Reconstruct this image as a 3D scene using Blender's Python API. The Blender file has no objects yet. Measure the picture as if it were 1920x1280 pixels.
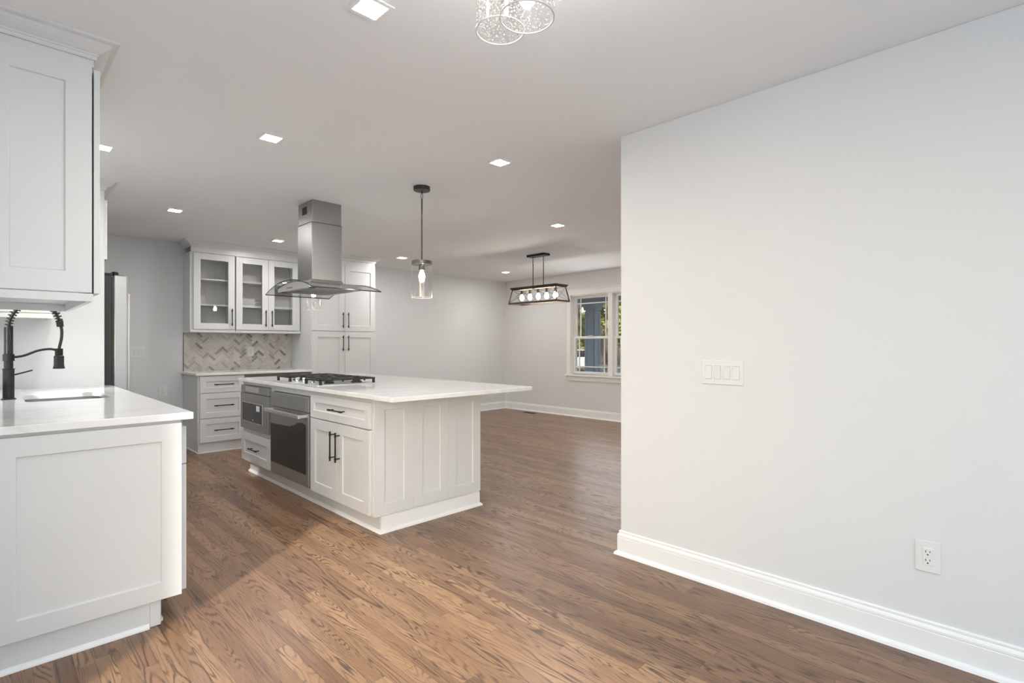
import bpy, bmesh, math, random
from mathutils import Vector, Matrix, Euler
random.seed(7)
C = bpy.context.scene.collection
SC = bpy.context.scene

# ------------------------------------------------------------------ camera, sky, sun, exposure
CAMZ = 1.222
cd = bpy.data.cameras.new('camera'); cam = bpy.data.objects.new('camera', cd); C.objects.link(cam)
cam.location = (0, 0, CAMZ); cam.rotation_euler = (math.pi/2, 0, -math.pi/4)
cd.sensor_width = 36; cd.lens = 980/1920*36; cd.shift_y = 6.5/1920; cd.clip_start = 0.03; cd.clip_end = 300
SC.camera = cam
SC.view_settings.view_transform = 'Standard'; SC.view_settings.look = 'None'
SC.view_settings.exposure = 0.0; SC.view_settings.gamma = 1; SC.view_settings.use_curve_mapping = False

W = bpy.data.worlds.new('sky'); SC.world = W; W.use_nodes = True
nt = W.node_tree; bg = nt.nodes['Background']
sky = nt.nodes.new('ShaderNodeTexSky'); sky.sky_type = 'NISHITA'; sky.sun_disc = False
sky.sun_elevation = math.radians(24); sky.sun_rotation = math.radians(234); sky.air_density = 1.0; sky.dust_density = 1.5
nt.links.new(sky.outputs[0], bg.inputs[0]); bg.inputs[1].default_value = 0.26

EL = math.radians(35); SD = Vector((.79*math.cos(EL), .613*math.cos(EL), -math.sin(EL)))
sl = bpy.data.lights.new('sun', 'SUN'); so = bpy.data.objects.new('sun', sl); C.objects.link(so)
sl.energy = 4.9; sl.angle = math.radians(2.4); sl.color = (1, .96, .90)
so.rotation_euler = SD.to_track_quat('-Z', 'Y').to_euler(); so.location = (-8, -6, 6)

def area(name, loc, target, sx, sy, power, col=(1, 1, 1), spread=math.pi):
    l = bpy.data.lights.new(name, 'AREA'); o = bpy.data.objects.new(name, l); C.objects.link(o)
    l.shape = 'RECTANGLE'; l.size = sx; l.size_y = sy; l.energy = power; l.color = col; l.spread = spread
    o.location = loc; o.rotation_euler = (Vector(target)-Vector(loc)).to_track_quat('-Z', 'Z').to_euler()
    return o
# daylight at the openings; rear and front lamps are fill at added, unseen windows
area('patio_daylight', (-.52, .4, 1.1), (1, .4, 1.75), 2.5, 2.0, 17, (.64, .83, 1))
area('added_rear_fill', (.75, -2.88, 1.45), (.75, 0, 3.2), 2.5, 1.4, 37, (.64, .83, 1))
area('sink_window_daylight', (.0, 4.1, 1.45), (1, 4.1, 1.45), .86, .66, 1.2, (.88, .95, 1))
area('dining_window_daylight', (7.0, 4.83, 1.4), (5, 4.83, 1.4), 1.5, 1.25, 10, (.95, .98, 1))
area('added_front_fill', (7.0, .9, 1.4), (5, .9, 1.4), 1.5, 1.3, 20, (.88, .95, 1))

# ------------------------------------------------------------------ materials
def mat(name, col=(.8, .8, .8), rough=.5, metal=0, spec=.5, **kw):
    m = bpy.data.materials.new(name); m.use_nodes = True
    b = m.node_tree.nodes['Principled BSDF']
    b.inputs['Base Color'].default_value = (*col, 1); b.inputs['Roughness'].default_value = rough
    b.inputs['Metallic'].default_value = metal; b.inputs['Specular IOR Level'].default_value = spec
    return m
def nodes(m): return m.node_tree.nodes, m.node_tree.links, m.node_tree.nodes['Principled BSDF']
def bump(m, scale, strength, dist=.002, stretch=(1, 1, 1), detail=3):
    n, l, b = nodes(m)
    tc = n.new('ShaderNodeTexCoord'); mp = n.new('ShaderNodeMapping'); mp.inputs['Scale'].default_value = stretch
    no = n.new('ShaderNodeTexNoise'); no.inputs['Scale'].default_value = scale; no.inputs['Detail'].default_value = detail
    bp = n.new('ShaderNodeBump'); bp.inputs['Strength'].default_value = strength; bp.inputs['Distance'].default_value = dist
    l.new(tc.outputs['Object'], mp.inputs[0]); l.new(mp.outputs[0], no.inputs['Vector'])
    l.new(no.outputs['Fac'], bp.inputs['Height']); l.new(bp.outputs[0], b.inputs['Normal'])
    return no
def tint(m, scale, c0, c1, stretch=(1, 1, 1), lo=.3, hi=.7, detail=4):
    n, l, b = nodes(m)
    tc = n.new('ShaderNodeTexCoord'); mp = n.new('ShaderNodeMapping'); mp.inputs['Scale'].default_value = stretch
    no = n.new('ShaderNodeTexNoise'); no.inputs['Scale'].default_value = scale; no.inputs['Detail'].default_value = detail
    r = n.new('ShaderNodeValToRGB'); r.color_ramp.elements[0].position = lo; r.color_ramp.elements[1].position = hi
    r.color_ramp.elements[0].color = (*c0, 1); r.color_ramp.elements[1].color = (*c1, 1)
    l.new(tc.outputs['Object'], mp.inputs[0]); l.new(mp.outputs[0], no.inputs['Vector'])
    l.new(no.outputs['Fac'], r.inputs[0]); l.new(r.outputs[0], b.inputs['Base Color'])

M = {}
M['wall'] = mat('wall_paint', (.725, .732, .737), .65); bump(M['wall'], 260, .06, .001)
M['ceil'] = mat('ceiling_paint', (.885, .897, .91), .8); bump(M['ceil'], 220, .05, .001)
M['trim'] = mat('trim_paint', (.87, .87, .865), .3); tint(M['trim'], 3, (.865, .865, .86), (.88, .88, .875))
M['cab'] = mat('cabinet_lacquer', (.70, .707, .707), .3); tint(M['cab'], 3, (.695, .702, .702), (.71, .717, .717))
M['cabin'] = mat('cabinet_interior', (.76, .75, .73), .5); tint(M['cabin'], 5, (.74, .73, .71), (.78, .77, .75))
M['plate'] = mat('white_plastic', (.76, .765, .765), .35); tint(M['plate'], 6, (.755, .76, .76), (.77, .775, .775))
M['gapshade'] = mat('rocker_gap_shade', (.42, .42, .41), .5); tint(M['gapshade'], 6, (.40, .40, .39), (.44, .44, .43))  # grey stands in for the shadow lines round the rockers
M['slot'] = mat('dark_slot', (.03, .03, .03), .6); tint(M['slot'], 9, (.025, .025, .025), (.04, .04, .04))
M['black'] = mat('black_metal', (.018, .017, .016), .38, .4); bump(M['black'], 300, .05, .0005)
M['iron'] = mat('cast_iron', (.022, .022, .023), .55); bump(M['iron'], 500, .25, .0006)
M['bronze'] = mat('dark_bronze', (.07, .06, .05), .38, .85); tint(M['bronze'], 40, (.05, .043, .038), (.10, .085, .07))
M['darkwood'] = mat('dark_distressed_wood', (.04, .028, .02), .5); tint(M['darkwood'], 14, (.018, .013, .010), (.075, .05, .035), (1, .15, 1))
M['nickel'] = mat('brushed_gunmetal', (.15, .14, .13), .3, 1); bump(M['nickel'], 60, .08, .0005, (1, 1, 12))
M['chrome'] = mat('polished_chrome', (.78, .78, .77), .12, 1); tint(M['chrome'], 5, (.76, .76, .75), (.80, .80, .79))
M['steel'] = mat('brushed_stainless', (.36, .355, .345), .38, 1); bump(M['steel'], 14, .10, .004, (1, 1, .25), 2)
M['steelfine'] = mat('stainless_front', (.40, .40, .40), .36, .8); bump(M['steelfine'], 5, .06, .003)
M['steellight'] = mat('bright_satin_metal', (.80, .79, .775), .38, 1); bump(M['steellight'], 20, .05, .001)
M['blackglass'] = mat('black_glass', (.022, .021, .020), .10, 0, .55); tint(M['blackglass'], 3, (.018, .018, .017), (.028, .027, .026))
M['hoodfront'] = mat('hood_front_steel', (.72, .72, .71), .36, .55); bump(M['hoodfront'], 20, .05, .001)
M['fridgedoor'] = mat('fridge_door_steel', (.46, .455, .44), .36, .8); bump(M['fridgedoor'], 12, .08, .002)
M['fridgeside'] = mat('charcoal_fridge_side', (.028, .027, .026), .5); bump(M['fridgeside'], 400, .1, .0005)
M['sinksteel'] = mat('sink_steel', (.36, .35, .34), .32, 1); bump(M['sinksteel'], 30, .05, .001)
M['rubber'] = mat('black_hose', (.015, .015, .015), .45); tint(M['rubber'], 30, (.012, .012, .012), (.022, .022, .022))
M['porch'] = mat('porch_blue_paint', (.50, .55, .60), .6); tint(M['porch'], 4, (.48, .53, .58), (.53, .58, .63))
M['bark'] = mat('bark', (.10, .075, .055), .9); tint(M['bark'], 9, (.05, .038, .03), (.17, .13, .10), (1, 1, .2))
M['carpaint'] = mat('white_car_paint', (.72, .73, .74), .25); tint(M['carpaint'], 2, (.70, .71, .72), (.75, .76, .77))
M['litter'] = mat('leaf_litter', (.10, .075, .055), .95); tint(M['litter'], 5, (.035, .028, .024), (.22, .15, .10), (1, 1, 1), .35, .68, 9)
M['walk'] = mat('concrete_walk', (.42, .42, .43), .9); tint(M['walk'], 12, (.30, .30, .31), (.52, .52, .53))
for nm, a, b_ in (('leaf_dark', (.022, .045, .012), (.09, .13, .03)), ('leaf_light', (.10, .13, .03), (.42, .44, .14))):
    m = mat(nm, a, .6); tint(m, 3.2, a, b_, (1, 1, 1), .3, .7, 6); M[nm] = m

# quartz
m = mat('white_quartz', (.86, .858, .85), .09); M['quartz'] = m
n, l, b = nodes(m)
tc = n.new('ShaderNodeTexCoord'); n1 = n.new('ShaderNodeTexNoise'); n1.inputs['Scale'].default_value = 1.6; n1.inputs['Detail'].default_value = 6; n1.inputs['Distortion'].default_value = 1.4
mp = n.new('ShaderNodeMapping'); mp.inputs['Rotation'].default_value = (0, 0, .6); mp.inputs['Scale'].default_value = (1, 2.2, 1)
s = n.new('ShaderNodeMath'); s.operation = 'SUBTRACT'; s.inputs[1].default_value = .5
ab = n.new('ShaderNodeMath'); ab.operation = 'ABSOLUTE'
r = n.new('ShaderNodeValToRGB'); r.color_ramp.elements[0].position = 0; r.color_ramp.elements[0].color = (.79, .785, .775, 1)
r.color_ramp.elements[1].position = .05; r.color_ramp.elements[1].color = (.855, .852, .845, 1)
l.new(tc.outputs['Object'], mp.inputs[0]); l.new(mp.outputs[0], n1.inputs['Vector']); l.new(n1.outputs['Fac'], s.inputs[0]); l.new(s.outputs[0], ab.inputs[0]); l.new(ab.outputs[0], r.inputs[0]); l.new(r.outputs[0], b.inputs['Base Color'])

# oak strip floor: boards run along Y, 57 mm wide, contour-line grain
def oak():
    m = mat('stained_oak_floor', (.2, .11, .06), .3); n, l, b = nodes(m)
    def math_(op, a, bb=None, c=None):
        k = n.new('ShaderNodeMath'); k.operation = op
        for i, v in enumerate((a, bb, c)):
            if v is None: continue
            if isinstance(v, (int, float)): k.inputs[i].default_value = v
            else: l.new(v, k.inputs[i])
        return k.outputs[0]
    tc = n.new('ShaderNodeTexCoord'); sp = n.new('ShaderNodeSeparateXYZ'); l.new(tc.outputs['Object'], sp.inputs[0])
    x, y = sp.outputs[0], sp.outputs[1]
    u = math_('DIVIDE', x, .0575); row = math_('FLOOR', u); fu = math_('FRACT', u)
    wr = n.new('ShaderNodeTexWhiteNoise'); wr.noise_dimensions = '1D'; l.new(row, wr.inputs['W'])
    v = math_('ADD', math_('DIVIDE', y, .86), math_('MULTIPLY', wr.outputs['Value'], 7.3)); brd = math_('FLOOR', v); fv = math_('FRACT', v)
    cb = n.new('ShaderNodeCombineXYZ'); l.new(row, cb.inputs[0]); l.new(brd, cb.inputs[1])
    wn = n.new('ShaderNodeTexWhiteNoise'); wn.noise_dimensions = '2D'; l.new(cb.outputs[0], wn.inputs['Vector'])
    rnd = wn.outputs['Value']; sc = n.new('ShaderNodeSeparateXYZ'); l.new(wn.outputs['Color'], sc.inputs[0])
    # grain field
    gx = math_('MULTIPLY', x, math_('ADD', math_('MULTIPLY', sc.outputs[1], 13), 8)); gy = math_('MULTIPLY', y, math_('ADD', math_('MULTIPLY', sc.outputs[0], 1.3), .55)); gz = math_('MULTIPLY', rnd, 91)
    gc = n.new('ShaderNodeCombineXYZ'); l.new(gx, gc.inputs[0]); l.new(gy, gc.inputs[1]); l.new(gz, gc.inputs[2])
    g = n.new('ShaderNodeTexNoise'); g.inputs['Scale'].default_value = 1; g.inputs['Detail'].default_value = 2.2; g.inputs['Roughness'].default_value = .38; g.inputs['Distortion'].default_value = .15
    l.new(gc.outputs[0], g.inputs['Vector'])
    jx = n.new('ShaderNodeCombineXYZ'); l.new(math_('MULTIPLY', x, 160), jx.inputs[0]); l.new(math_('MULTIPLY', y, 22), jx.inputs[1]); l.new(gz, jx.inputs[2])
    j = n.new('ShaderNodeTexNoise'); j.inputs['Scale'].default_value = 1; j.inputs['Detail'].default_value = 3; l.new(jx.outputs[0], j.inputs['Vector'])
    ph = math_('ADD', math_('MULTIPLY', g.outputs['Fac'], math_('ADD', math_('MULTIPLY', sc.outputs[2], 60), 78)), math_('MULTIPLY', j.outputs['Fac'], 1.5))
    sn = math_('MULTIPLY', math_('ADD', math_('SINE', ph), 1), .5)
    line = math_('POWER', sn, 3.0)
    # pores: short dark streaks
    px = n.new('ShaderNodeCombineXYZ'); l.new(math_('MULTIPLY', x, 620), px.inputs[0]); l.new(math_('MULTIPLY', y, 26), px.inputs[1]); l.new(gz, px.inputs[2])
    p = n.new('ShaderNodeTexNoise'); p.inputs['Scale'].default_value = 1; p.inputs['Detail'].default_value = 2; l.new(px.outputs[0], p.inputs['Vector'])
    pr = n.new('ShaderNodeMapRange'); pr.inputs[1].default_value = .50; pr.inputs[2].default_value = .72; l.new(p.outputs['Fac'], pr.inputs[0])
    # patchy strength of the grain lines
    pt = n.new('ShaderNodeTexNoise'); pt.inputs['Scale'].default_value = 1; pt.inputs['Detail'].default_value = 2
    pc = n.new('ShaderNodeCombineXYZ'); l.new(math_('MULTIPLY', x, 20), pc.inputs[0]); l.new(math_('MULTIPLY', y, 3.5), pc.inputs[1]); l.new(math_('ADD', gz, 17), pc.inputs[2]); l.new(pc.outputs[0], pt.inputs['Vector'])
    ptr = n.new('ShaderNodeMapRange'); ptr.inputs[1].default_value = .33; ptr.inputs[2].default_value = .6; ptr.inputs[3].default_value = .12; ptr.inputs[4].default_value = 1; l.new(pt.outputs['Fac'], ptr.inputs[0])
    gl = math_('MULTIPLY', line, ptr.outputs[0])
    dark = math_('MINIMUM', math_('ADD', math_('MULTIPLY', gl, .80), math_('MULTIPLY', pr.outputs[0], .30)), 1)
    base = n.new('ShaderNodeValToRGB'); e = base.color_ramp.elements
    e[0].position = 0; e[0].color = (.140, .075, .043, 1); e[1].position = 1; e[1].color = (.37, .222, .122, 1)
    k = e.new(.35); k.color = (.220, .122, .067, 1); k = e.new(.7); k.color = (.28, .161, .088, 1)
    l.new(math_('ADD', math_('MULTIPLY', rnd, .72), math_('MULTIPLY', pt.outputs['Fac'], .3)), base.inputs[0])
    mx = n.new('ShaderNodeMix'); mx.data_type = 'RGBA'; l.new(dark, mx.inputs[0]); l.new(base.outputs[0], mx.inputs[6]); mx.inputs[7].default_value = (.050, .027, .019, 1)
    # seams
    du = math_('MINIMUM', fu, math_('SUBTRACT', 1, fu)); dv = math_('MINIMUM', fv, math_('SUBTRACT', 1, fv))
    su = math_('LESS_THAN', du, .014); sv = math_('LESS_THAN', dv, .0011)
    seam = math_('MAXIMUM', su, sv)
    m2 = n.new('ShaderNodeMix'); m2.data_type = 'RGBA'; l.new(math_('MULTIPLY', seam, .6), m2.inputs[0]); l.new(mx.outputs[2], m2.inputs[6]); m2.inputs[7].default_value = (.045, .024, .016, 1)
    l.new(m2.outputs[2], b.inputs['Base Color'])
    ro = math_('ADD', math_('MULTIPLY', dark, .12), .295); l.new(ro, b.inputs['Roughness'])
    bp = n.new('ShaderNodeBump'); bp.inputs['Strength'].default_value = .18; bp.inputs['Distance'].default_value = .0008
    l.new(math_('SUBTRACT', 1, math_('MAXIMUM', dark, seam)), bp.inputs['Height']); l.new(bp.outputs[0], b.inputs['Normal'])
    return m
M['oak'] = oak()

# marble tile: per-tile tone is stored on the mesh, veins on top
m = mat('marble_tile', (.6, .57, .53), .3); M['tile'] = m; n, l, b = nodes(m)
at = n.new('ShaderNodeAttribute'); at.attribute_name = 'tone'
r = n.new('ShaderNodeValToRGB'); e = r.color_ramp.elements; e[0].position = 0; e[0].color = (.24, .21, .18, 1); e[1].position = 1; e[1].color = (.66, .62, .565, 1)
k = e.new(.22); k.color = (.43, .39, .345, 1); k = e.new(.5); k.color = (.56, .52, .47, 1)
tc = n.new('ShaderNodeTexCoord'); no = n.new('ShaderNodeTexNoise'); no.inputs['Scale'].default_value = 22; no.inputs['Detail'].default_value = 5; no.inputs['Distortion'].default_value = 1
l.new(tc.outputs['Object'], no.inputs['Vector'])
ad = n.new('ShaderNodeMath'); ad.operation = 'MULTIPLY_ADD'; l.new(no.outputs['Fac'], ad.inputs[0]); ad.inputs[1].default_value = .5
sb = n.new('ShaderNodeMath'); sb.operation = 'SUBTRACT'; sb.inputs[1].default_value = .25; l.new(at.outputs['Fac'], sb.inputs[0]); l.new(sb.outputs[0], ad.inputs[2])
l.new(ad.outputs[0], r.inputs[0]); l.new(r.outputs[0], b.inputs['Base Color'])

# oven door: black glass still wearing brushed-looking film below a wavy edge
m = mat('oven_door_glass', (.03, .03, .029), .2); M['ovenglass'] = m; n, l, b = nodes(m)
tc = n.new('ShaderNodeTexCoord'); mp = n.new('ShaderNodeMapping'); mp.inputs['Scale'].default_value = (1, 9, 160)
no = n.new('ShaderNodeTexNoise'); no.inputs['Scale'].default_value = 1; no.inputs['Detail'].default_value = 4
l.new(tc.outputs['Object'], mp.inputs[0]); l.new(mp.outputs[0], no.inputs['Vector'])
r = n.new('ShaderNodeValToRGB'); r.color_ramp.elements[0].position = .35; r.color_ramp.elements[0].color = (.012, .012, .0115, 1); r.color_ramp.elements[1].position = .75; r.color_ramp.elements[1].color = (.05, .05, .048, 1)
l.new(no.outputs['Fac'], r.inputs[0]); l.new(r.outputs[0], b.inputs['Base Color'])
mr = n.new('ShaderNodeMapRange'); mr.inputs[3].default_value = .22; mr.inputs[4].default_value = .5; l.new(no.outputs['Fac'], mr.inputs[0]); l.new(mr.outputs[0], b.inputs['Roughness'])

def glass(name, tintc=(1, 1, 1), ior=1.45, seeds=0, rough=0.0, boost=1.0):
    m = bpy.data.materials.new(name); m.use_nodes = True; n = m.node_tree.nodes; l = m.node_tree.links; n.clear()
    out = n.new('ShaderNodeOutputMaterial'); tr = n.new('ShaderNodeBsdfTransparent'); tr.inputs[0].default_value = (*tintc, 1)
    gl = n.new('ShaderNodeBsdfGlossy'); gl.inputs['Roughness'].default_value = rough; gl.inputs[0].default_value = (1, 1, 1, 1)
    lw = n.new('ShaderNodeLayerWeight'); lw.inputs[0].default_value = .5
    pw = n.new('ShaderNodeMath'); pw.operation = 'POWER'; pw.inputs[1].default_value = 4.0; l.new(lw.outputs['Facing'], pw.inputs[0])
    fm = n.new('ShaderNodeMath'); fm.operation = 'MULTIPLY_ADD'; fm.inputs[1].default_value = .42*boost; fm.inputs[2].default_value = .035*boost; fm.use_clamp = True
    l.new(pw.outputs[0], fm.inputs[0])
    mx = n.new('ShaderNodeMixShader'); l.new(fm.outputs[0], mx.inputs[0]); l.new(tr.outputs[0], mx.inputs[1]); l.new(gl.outputs[0], mx.inputs[2])
    last = mx.outputs[0]
    if seeds:
        tc = n.new('ShaderNodeTexCoord'); vo = n.new('ShaderNodeTexVoronoi'); vo.inputs['Scale'].default_value = seeds
        l.new(tc.outputs['Object'], vo.inputs['Vector'])
        lt = n.new('ShaderNodeMath'); lt.operation = 'LESS_THAN'; lt.inputs[1].default_value = .26; l.new(vo.outputs['Distance'], lt.inputs[0])
        sc = n.new('ShaderNodeMath'); sc.operation = 'MULTIPLY'; sc.inputs[1].default_value = .6; l.new(lt.outputs[0], sc.inputs[0])
        df = n.new('ShaderNodeBsdfTranslucent'); df.inputs[0].default_value = (.95, .94, .92, 1)
        m2 = n.new('ShaderNodeMixShader'); l.new(sc.outputs[0], m2.inputs[0]); l.new(last, m2.inputs[1]); l.new(df.outputs[0], m2.inputs[2]); last = m2.outputs[0]
    l.new(last, out.inputs[0]); return m
M['pane'] = glass('window_glass', (.97, .985, .98))
M['cabglass'] = glass('cabinet_glass', (.97, .97, .965))
M['shade'] = glass('seeded_glass', (.985, .98, .975), 1.5, 150, 0, 1.5)
M['clearshade'] = glass('clear_shade_glass', (.985, .98, .975), 1.5, 0, 0, 1.3)
M['hoodglass'] = glass('hood_glass', (.86, .875, .87), 1.5, 0, 0, 1.3)
M['glassedge'] = mat('glass_edge', (.035, .045, .042), .15); tint(M['glassedge'], 4, (.03, .04, .037), (.045, .055, .05))
M['glassrim'] = mat('glass_rim', (.80, .79, .77), .15); tint(M['glassrim'], 8, (.76, .75, .73), (.84, .83, .81))
def emit(name, col, st):
    m = bpy.data.materials.new(name); m.use_nodes = True; n = m.node_tree.nodes; l = m.node_tree.links; n.clear()
    o = n.new('ShaderNodeOutputMaterial'); e = n.new('ShaderNodeEmission'); e.inputs[0].default_value = (*col, 1); e.inputs[1].default_value = st
    l.new(e.outputs[0], o.inputs[0]); return m
M['led'] = emit('led_diffuser', (1, .985, .97), 385)
M['bulb'] = emit('warm_bulb', (1, .91, .80), 90)
M['clusterbulb'] = emit('cluster_bulb', (1, .97, .93), 230)

# ------------------------------------------------------------------ geometry helpers
class MB:
    def __init__(s): s.v = []; s.f = []; s.mi = []
    def add(s, vs, fs, mi=0):
        o = len(s.v); s.v += [Vector(p) for p in vs]; s.f += [tuple(i+o for i in f) for f in fs]; s.mi += [mi]*len(fs); return s
    def box(s, x0, x1, y0, y1, z0, z1, mi=0):
        return s.add([(x0,y0,z0),(x1,y0,z0),(x1,y1,z0),(x0,y1,z0),(x0,y0,z1),(x1,y0,z1),(x1,y1,z1),(x0,y1,z1)],
                     [(0,3,2,1),(4,5,6,7),(0,1,5,4),(1,2,6,5),(2,3,7,6),(3,0,4,7)], mi)
    def frustum(s, b, t):     # (x0,x1,y0,y1,z)
        return s.add([(b[0],b[2],b[4]),(b[1],b[2],b[4]),(b[1],b[3],b[4]),(b[0],b[3],b[4]),(t[0],t[2],t[4]),(t[1],t[2],t[4]),(t[1],t[3],t[4]),(t[0],t[3],t[4])],
                     [(0,3,2,1),(4,5,6,7),(0,1,5,4),(1,2,6,5),(2,3,7,6),(3,0,4,7)])
    def tube(s, pts, r, n=12, cap=True, r1=None, closed=False):
        pts = [Vector(p) for p in pts]; N = len(pts); rings = []
        up = None
        for i, p in enumerate(pts):
            if closed: t = pts[(i+1) % N]-pts[i-1]
            else: t = pts[min(i+1, N-1)]-pts[max(i-1, 0)]
            t.normalize()
            if up is None: up = Vector((0, 0, 1)) if abs(t.z) < .9 else Vector((1, 0, 0))
            a = t.cross(up); a.normalize(); b = a.cross(t); up = b
            rr = r if r1 is None else r+(r1-r)*i/(N-1)
            rings.append([p+a*rr*math.cos(2*math.pi*k/n)+b*rr*math.sin(2*math.pi*k/n) for k in range(n)])
        vs = [q for ri in rings for q in ri]; fs = []
        for i in range(N if closed else N-1):
            i2 = (i+1) % N
            for k in range(n): fs.append((i*n+k, i*n+(k+1) % n, i2*n+(k+1) % n, i2*n+k))
        if cap and not closed: fs += [tuple(range(n))[::-1], tuple((N-1)*n+k for k in range(n))]
        return s.add(vs, fs)
    def cyl(s, p0, p1, r, n=16, r1=None): return s.tube([p0, p1], r, n, True, r1)
    def lathe(s, prof, c, n=32, closed=False):     # profile of (r,z)
        vs = []; fs = []
        for r, z in prof:
            for k in range(n): vs.append((c[0]+r*math.cos(2*math.pi*k/n), c[1]+r*math.sin(2*math.pi*k/n), c[2]+z))
        P = len(prof)
        for i in range(P if closed else P-1):
            i2 = (i+1) % P
            for k in range(n): fs.append((i*n+k, i*n+(k+1) % n, i2*n+(k+1) % n, i2*n+k))
        if not closed:
            if prof[0][0] > 1e-6: fs.append(tuple(range(n))[::-1])
            if prof[-1][0] > 1e-6: fs.append(tuple((P-1)*n+k for k in range(n)))
        return s.add(vs, fs)
    def prism(s, poly, ax, a, b):   # polygon extruded along an axis; poly holds the other two coords in order
        def P(q, t):
            return {'x': (t, q[0], q[1]), 'y': (q[0], t, q[1]), 'z': (q[0], q[1], t)}[ax]
        n = len(poly); vs = [P(q, a) for q in poly]+[P(q, b) for q in poly]
        return s.add(vs, [tuple(range(n)), tuple(range(2*n-1, n-1, -1))]+[(i, (i+1) % n, n+(i+1) % n, n+i) for i in range(n)])
    def sweep(s, path, prof):       # path of (x,y), profile of (offset to the left of travel, z), mitred
        path = [Vector(p) for p in path]; n = len(path); P = len(prof); vs = []
        for i in range(n):
            d0 = (path[i]-path[i-1]).normalized() if i > 0 else None
            d1 = (path[i+1]-path[i]).normalized() if i < n-1 else None
            n0 = Vector((-d0.y, d0.x)) if d0 else None; n1 = Vector((-d1.y, d1.x)) if d1 else None
            if n0 is None: m = n1
            elif n1 is None: m = n0
            else: m = (n0+n1)/(1+n0.dot(n1))
            for o, z in prof: vs.append((path[i].x+m.x*o, path[i].y+m.y*o, z))
        fs = []
        for i in range(n-1):
            for k in range(P): fs.append((i*P+k, i*P+(k+1) % P, (i+1)*P+(k+1) % P, (i+1)*P+k))
        fs += [tuple(range(P)), tuple((n-1)*P+k for k in range(P-1, -1, -1))]
        return s.add(vs, fs)
    def shaker(s, O, U, V, N, w, h, t=.02, fr=.075, rec=.009):
        O, U, V, N = Vector(O), Vector(U), Vector(V), Vector(N)
        def p(u, v, d): return O+U*u+V*v+N*d
        fr = min(fr, w*.32, h*.32) if h < .3 else fr
        sl = .0025
        vs = [p(0,0,0),p(w,0,0),p(w,h,0),p(0,h,0), p(0,0,t),p(w,0,t),p(w,h,t),p(0,h,t),
              p(fr,fr,t),p(w-fr,fr,t),p(w-fr,h-fr,t),p(fr,h-fr,t),
              p(fr+sl,fr+sl,t-rec),p(w-fr-sl,fr+sl,t-rec),p(w-fr-sl,h-fr-sl,t-rec),p(fr+sl,h-fr-sl,t-rec)]
        fs = [(3,2,1,0)]
        for i in range(4):
            j = (i+1) % 4
            fs += [(i,j,4+j,4+i),(4+i,4+j,8+j,8+i),(8+i,8+j,12+j,12+i)]
        fs.append((12,13,14,15))
        return s.add(vs, fs)
    def build(s, name, m, parent=None, bevel=0, smooth=False, seg=2, attr=None):
        me = bpy.data.meshes.new(name)
        off = Vector(parent.get('_o', (0, 0, 0))) if parent is not None else Vector((0, 0, 0))
        me.from_pydata([tuple(v-off) for v in s.v], [], s.f)
        ms = m if isinstance(m, (list, tuple)) else [m]
        for q in ms: me.materials.append(M[q] if isinstance(q, str) else q)
        if len(ms) > 1:
            for p, i in zip(me.polygons, s.mi): p.material_index = i
        bm = bmesh.new(); bm.from_mesh(me); bmesh.ops.recalc_face_normals(bm, faces=bm.faces); bm.to_mesh(me); bm.free()
        me.update()
        o = bpy.data.objects.new(name, me); C.objects.link(o)
        if parent is not None:
            o.parent = parent; o['_o'] = tuple(off)
        if bevel:
            md = o.modifiers.new('edge', 'BEVEL'); md.width = bevel; md.segments = seg; md.limit_method = 'ANGLE'; md.angle_limit = math.radians(40)
        if smooth:
            for p in me.polygons: p.use_smooth = True
            try:
                me.set_sharp_from_angle(angle=math.radians(38))
            except Exception: pass
        return o

def thing(name, label, cat, loc, group=None, kind=None):
    o = bpy.data.objects.new(name, None); C.objects.link(o); o.location = loc; o.empty_display_size = .05; o['_o'] = tuple(loc)
    return tag(o, label, cat, group, kind)
def tag(o, label=None, cat=None, group=None, kind=None):
    if label: o['label'] = label
    if cat: o['category'] = cat
    if group: o['group'] = group
    if kind: o['kind'] = kind
    return o
def struct(o): o['kind'] = 'structure'; return o
def children(o): return [c for c in bpy.data.objects if c.parent == o]
def copy_tree(o, loc=None, parent=None):
    c = o.copy(); C.objects.link(c)
    if parent is not None: c.parent = parent
    if loc is not None: c.location = loc
    for ch in children(o):
        if ch.name != c.name: copy_tree(ch, None, c)
    return c

X_, Y_, Z_ = Vector((1,0,0)), Vector((0,1,0)), Vector((0,0,1))
def pull(c, d, N, L=.16, parent=None, r=.0055):
    """bar pull: centre on the door face, bar direction, outward normal, post spacing"""
    c, d, N = Vector(c), Vector(d), Vector(N); h = .032; m_ = MB()
    m_.cyl(c+N*h-d*(L/2+.022), c+N*h+d*(L/2+.022), r, 12)
    for sgn in (-1, 1):
        q = c+d*sgn*L/2
        m_.cyl(q-N*.001, q+N*h, r*.8, 10)
        m_.cyl(q+N*h-d*.009, q+N*h+d*.009, r*1.35, 12)
        e = c+N*h+d*sgn*(L/2+.019); m_.cyl(e-d*.004, e+d*.004, r*1.25, 12)
    return m_.build('handle', 'black', parent, 0, True)
def door(name, parent, face, u0, u1, z0, z1, t=.02, fr=.075, mat_='cab'):
    """face = ('-x', X) etc: back plane of the door; u spans the horizontal"""
    d, c = face
    if d == '-x': O, U, N = (c, u0, z0), Y_, -X_
    elif d == '+x': O, U, N = (c, u0, z0), Y_, X_
    elif d == '-y': O, U, N = (u0, c, z0), X_, -Y_
    m_ = MB().shaker(O, U, Z_, N, u1-u0, z1-z0, t, fr)
    return m_.build(name, mat_, parent, .0012)

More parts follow.
